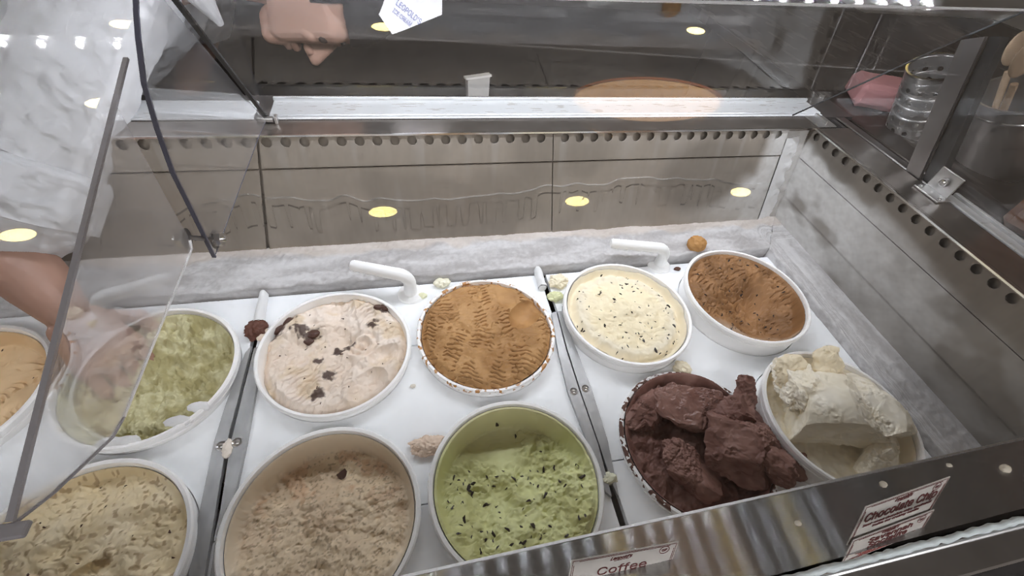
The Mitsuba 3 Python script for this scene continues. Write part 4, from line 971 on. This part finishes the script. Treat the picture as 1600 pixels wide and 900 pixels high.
def hand_parts(w, d, side, palm_n):
    """Half-closed hand: wrist w, pointing along d, palm facing palm_n."""
    d = d / np.linalg.norm(d); palm_n = palm_n - d * (palm_n @ d); palm_n /= np.linalg.norm(palm_n); s = np.cross(d, palm_n) * side
    ps = [hull((w, 0.026), (w + d * 0.03, 0.027)), hull(*[(w + d * 0.02 + s * a, 0.016) for a in (-.02, .02)], *[(w + d * 0.085 + s * a, 0.0145) for a in (-.032, -.01, .012, .032)])]
    for a, ln in ((-.033, .034), (-.011, .042), (.011, .045), (.032, .040)):
        p = w + d * 0.088 + s * a; c, b = d.copy(), 0.0
        r = 0.0098
        for j, q in enumerate((ln, ln * .65, ln * .5)):
            b += math.radians((22, 38, 30)[j]); c = d * math.cos(b) + palm_n * math.sin(b)
            e = p + c * q; ps.append(hull((p, r), (e, r * 0.92))); p, r = e, r * 0.92
    p = w + d * 0.03 + s * 0.030
    for v_, q in ((d * .5 + s * .8 + palm_n * .3, .040), (d * .8 + s * .2 + palm_n * .6, .030), (d * .8 - s * .1 + palm_n * .7, .024)):
        v_ = v_ / np.linalg.norm(v_); e = p + v_ * q; ps.append(hull((p, .0125), (e, .0108))); p = e
    return ps
skin = face_parts() + [hull((neck0, 0.060), (neck1, 0.056)), hull((shR, 0.055), (elb, 0.046)), hull((elb, 0.045), (elb * .55 + wri * .45, 0.041)), hull((elb * .55 + wri * .45, 0.041), (wri, 0.027)),
        hull((shL, 0.05), (elL, 0.042)), hull((elL, 0.042), (wrL, 0.028)), hull((neck0, 0.07), (chest, 0.12), (shR, 0.05), (shL, 0.05)), hull((chest, 0.12), (pel, 0.13))]
skin += hand_parts(wri, np.array([0.52, -0.55, -0.64]), 1, np.array([0.2, -0.3, -0.9]))
skin += hand_parts(wrL, np.array([-0.3, -0.5, -0.8]), -1, np.array([0.5, 0.3, -0.4]))
legs = []
for s in (-1, 1):
    hip = pel + np.array([s * 0.085, 0.03, -0.04]); kn = np.array([hip[0] - 0.01, hip[1] - 0.02, -0.42]); an = np.array([hip[0], hip[1] + 0.03, -0.83])
    legs += [hull((hip, 0.095), (kn, 0.062)), hull((kn, 0.060), (an, 0.042)), hull((an + [0, 0, -.03], 0.038), (an + [0, -0.15, -.04], 0.03))]
put('body', body_mesh(skin, 0.005, 11), 'm_skin', pe, smooth=True)
# eyes and brows on the visible side, and the lips
eye = [trimesh.creation.icosphere(3, 0.0115).apply_translation(hp(0.002, 0.066, s * 0.0465)) for s in (-1, 1)]
mat('m_eye', two(principled([0.05, 0.035, 0.03], 0.2)))
for e in eye: put('eye', e, 'm_eye', pe, smooth=True)
for s in (-1, 1):
    put('eyebrow', tube([hp(0.030, 0.080, s * 0.012), hp(0.034, 0.078, s * 0.030), hp(0.026, 0.064, s * 0.050)], [0.004, 0.0045, 0.003], 10), 'm_hair', pe, smooth=True)
hairm = m3.Manifold.sphere(1.0, 48).scale([0.112, 0.104, 0.084]).translate([0.048, -0.016, 0])
cut = m3.Manifold.cube([0.4, 0.12, 0.4]).translate([-0.352, 0.012, -0.2])      # the face stays free
cut2 = m3.Manifold.cube([0.3, 0.5, 0.4]).translate([-0.345, -0.25, -0.2])
Mh = np.zeros((3, 4)); Mh[:, 0], Mh[:, 1], Mh[:, 2], Mh[:, 3] = U_, F_, Lf, HO
hm = (hairm - cut - cut2).transform(Mh).refine_to_length(0.006).to_mesh()
hm = trimesh.Trimesh(hm.vert_properties[:, :3], hm.tri_verts); hm.vertices += 0.004 * (meshkit.fbm(hm.vertices * 90, 3, 5) - .5)[:, None]
put('hair', hm, 'm_hair', pe, smooth=50)
# shirt
shirt = [hull((pel, 0.165), (chest, 0.155)), hull((chest, 0.15), (shR, 0.085), (shL, 0.085), (neck0 + [-.06, 0, -.02], 0.085)),
         hull((shR, 0.085), (shR * .4 + elb * .6, 0.076)), hull((shR * .4 + elb * .6, 0.074), (shR * .16 + elb * .84, 0.080)),
         hull((shL, 0.085), (shL * .3 + elL * .7, 0.072))]
sm = body_mesh(shirt, 0.010, 8)
nv = sm.vertex_normals; pv = sm.vertices
fold = meshkit.fbm(pv * np.array([16, 26, 22.]), 4, 7) - .5
sm.vertices = pv + nv * (0.022 * fold)[:, None]
sk = put('shirt', sm, 'm_shirt', pe, smooth=True, label='crumpled white short-sleeved shirt')
cf = shR * .16 + elb * .84; ad = (elb - shR) / np.linalg.norm(elb - shR)
cu = tube([cf - ad * 0.075, cf - ad * 0.06, cf - ad * .02, cf + ad * 0.012, cf + ad * .014], [0.079, 0.086, 0.088, 0.087, 0.060], 48)
cu.vertices += cu.vertex_normals * (0.010 * (meshkit.fbm(cu.vertices * 34, 3, 9) - .5))[:, None]
put('cuff', cu, 'm_shirt', sk, smooth=60)
col_ = [tube([neck0 + np.array([-0.03, -0.05, 0.03]), neck0 + np.array([0.02, -0.075, -0.035]), neck0 + np.array([0.035, -0.055, -0.10])], [0.022, 0.026, 0.006], 20)]
put('collar', col_[0], 'm_shirt', sk, smooth=True)
put('trousers', body_mesh([hull((pel, 0.150), (pel + [-.03, 0.02, -.08], 0.15))] + legs, 0.015, 8), 'm_trousers', pe, smooth=True)
# folded paper hat
hat2 = Polygon([(0.083, -0.010), (0.129, 0.058), (0.150, 0.051), (0.226, 0.024), (0.236, -0.12), (0.07, -0.16)])
def hat_mesh(poly, l0, l1):
    c = np.array(poly.exterior.coords)[:-1]
    ctr = c.mean(0)
    t = lambda q: 0.62 if q[0] > 0.2 else 1.0
    V = np.array([hp(a, b, -l0 * t((a, b))) for a, b in c] + [hp(a, b, l0 * t((a, b))) for a, b in c])
    return trimesh.convex.convex_hull(V)
hk = put('paper_hat', hat_mesh(hat2, 0.062, 0.062), 'm_paper', pe, label='white folded paper hat with blue lettering')
n_ = Lf * -1
fold0, fold1 = hp(0.103, 0.020, -0.0635), hp(0.137, -0.05, -0.0635)
put('fold', tube([fold0, fold1], 0.0012, 6), 'm_edge_grey', hk)
uu = U_ * 0.80 + F_ * 0.60; vv = U_ * 0.60 - F_ * 0.80
MHt = frame(hp(0.1400, 0.0100, -0.0632), uu, vv)
letters("LEOPOLD'S", 0.0100, 0.0255, 0.0, hk, 'm_ink_blue', MHt, False, 0.051, 0.0, z=0.0)
letters('ICE CREAM', 0.0076, 0.0200, -0.0135, hk, 'm_ink_blue', MHt, False, 0.038, 0.0, z=0.0)
for k_ in [k for k in labels if not labels[k]]: del labels[k_]
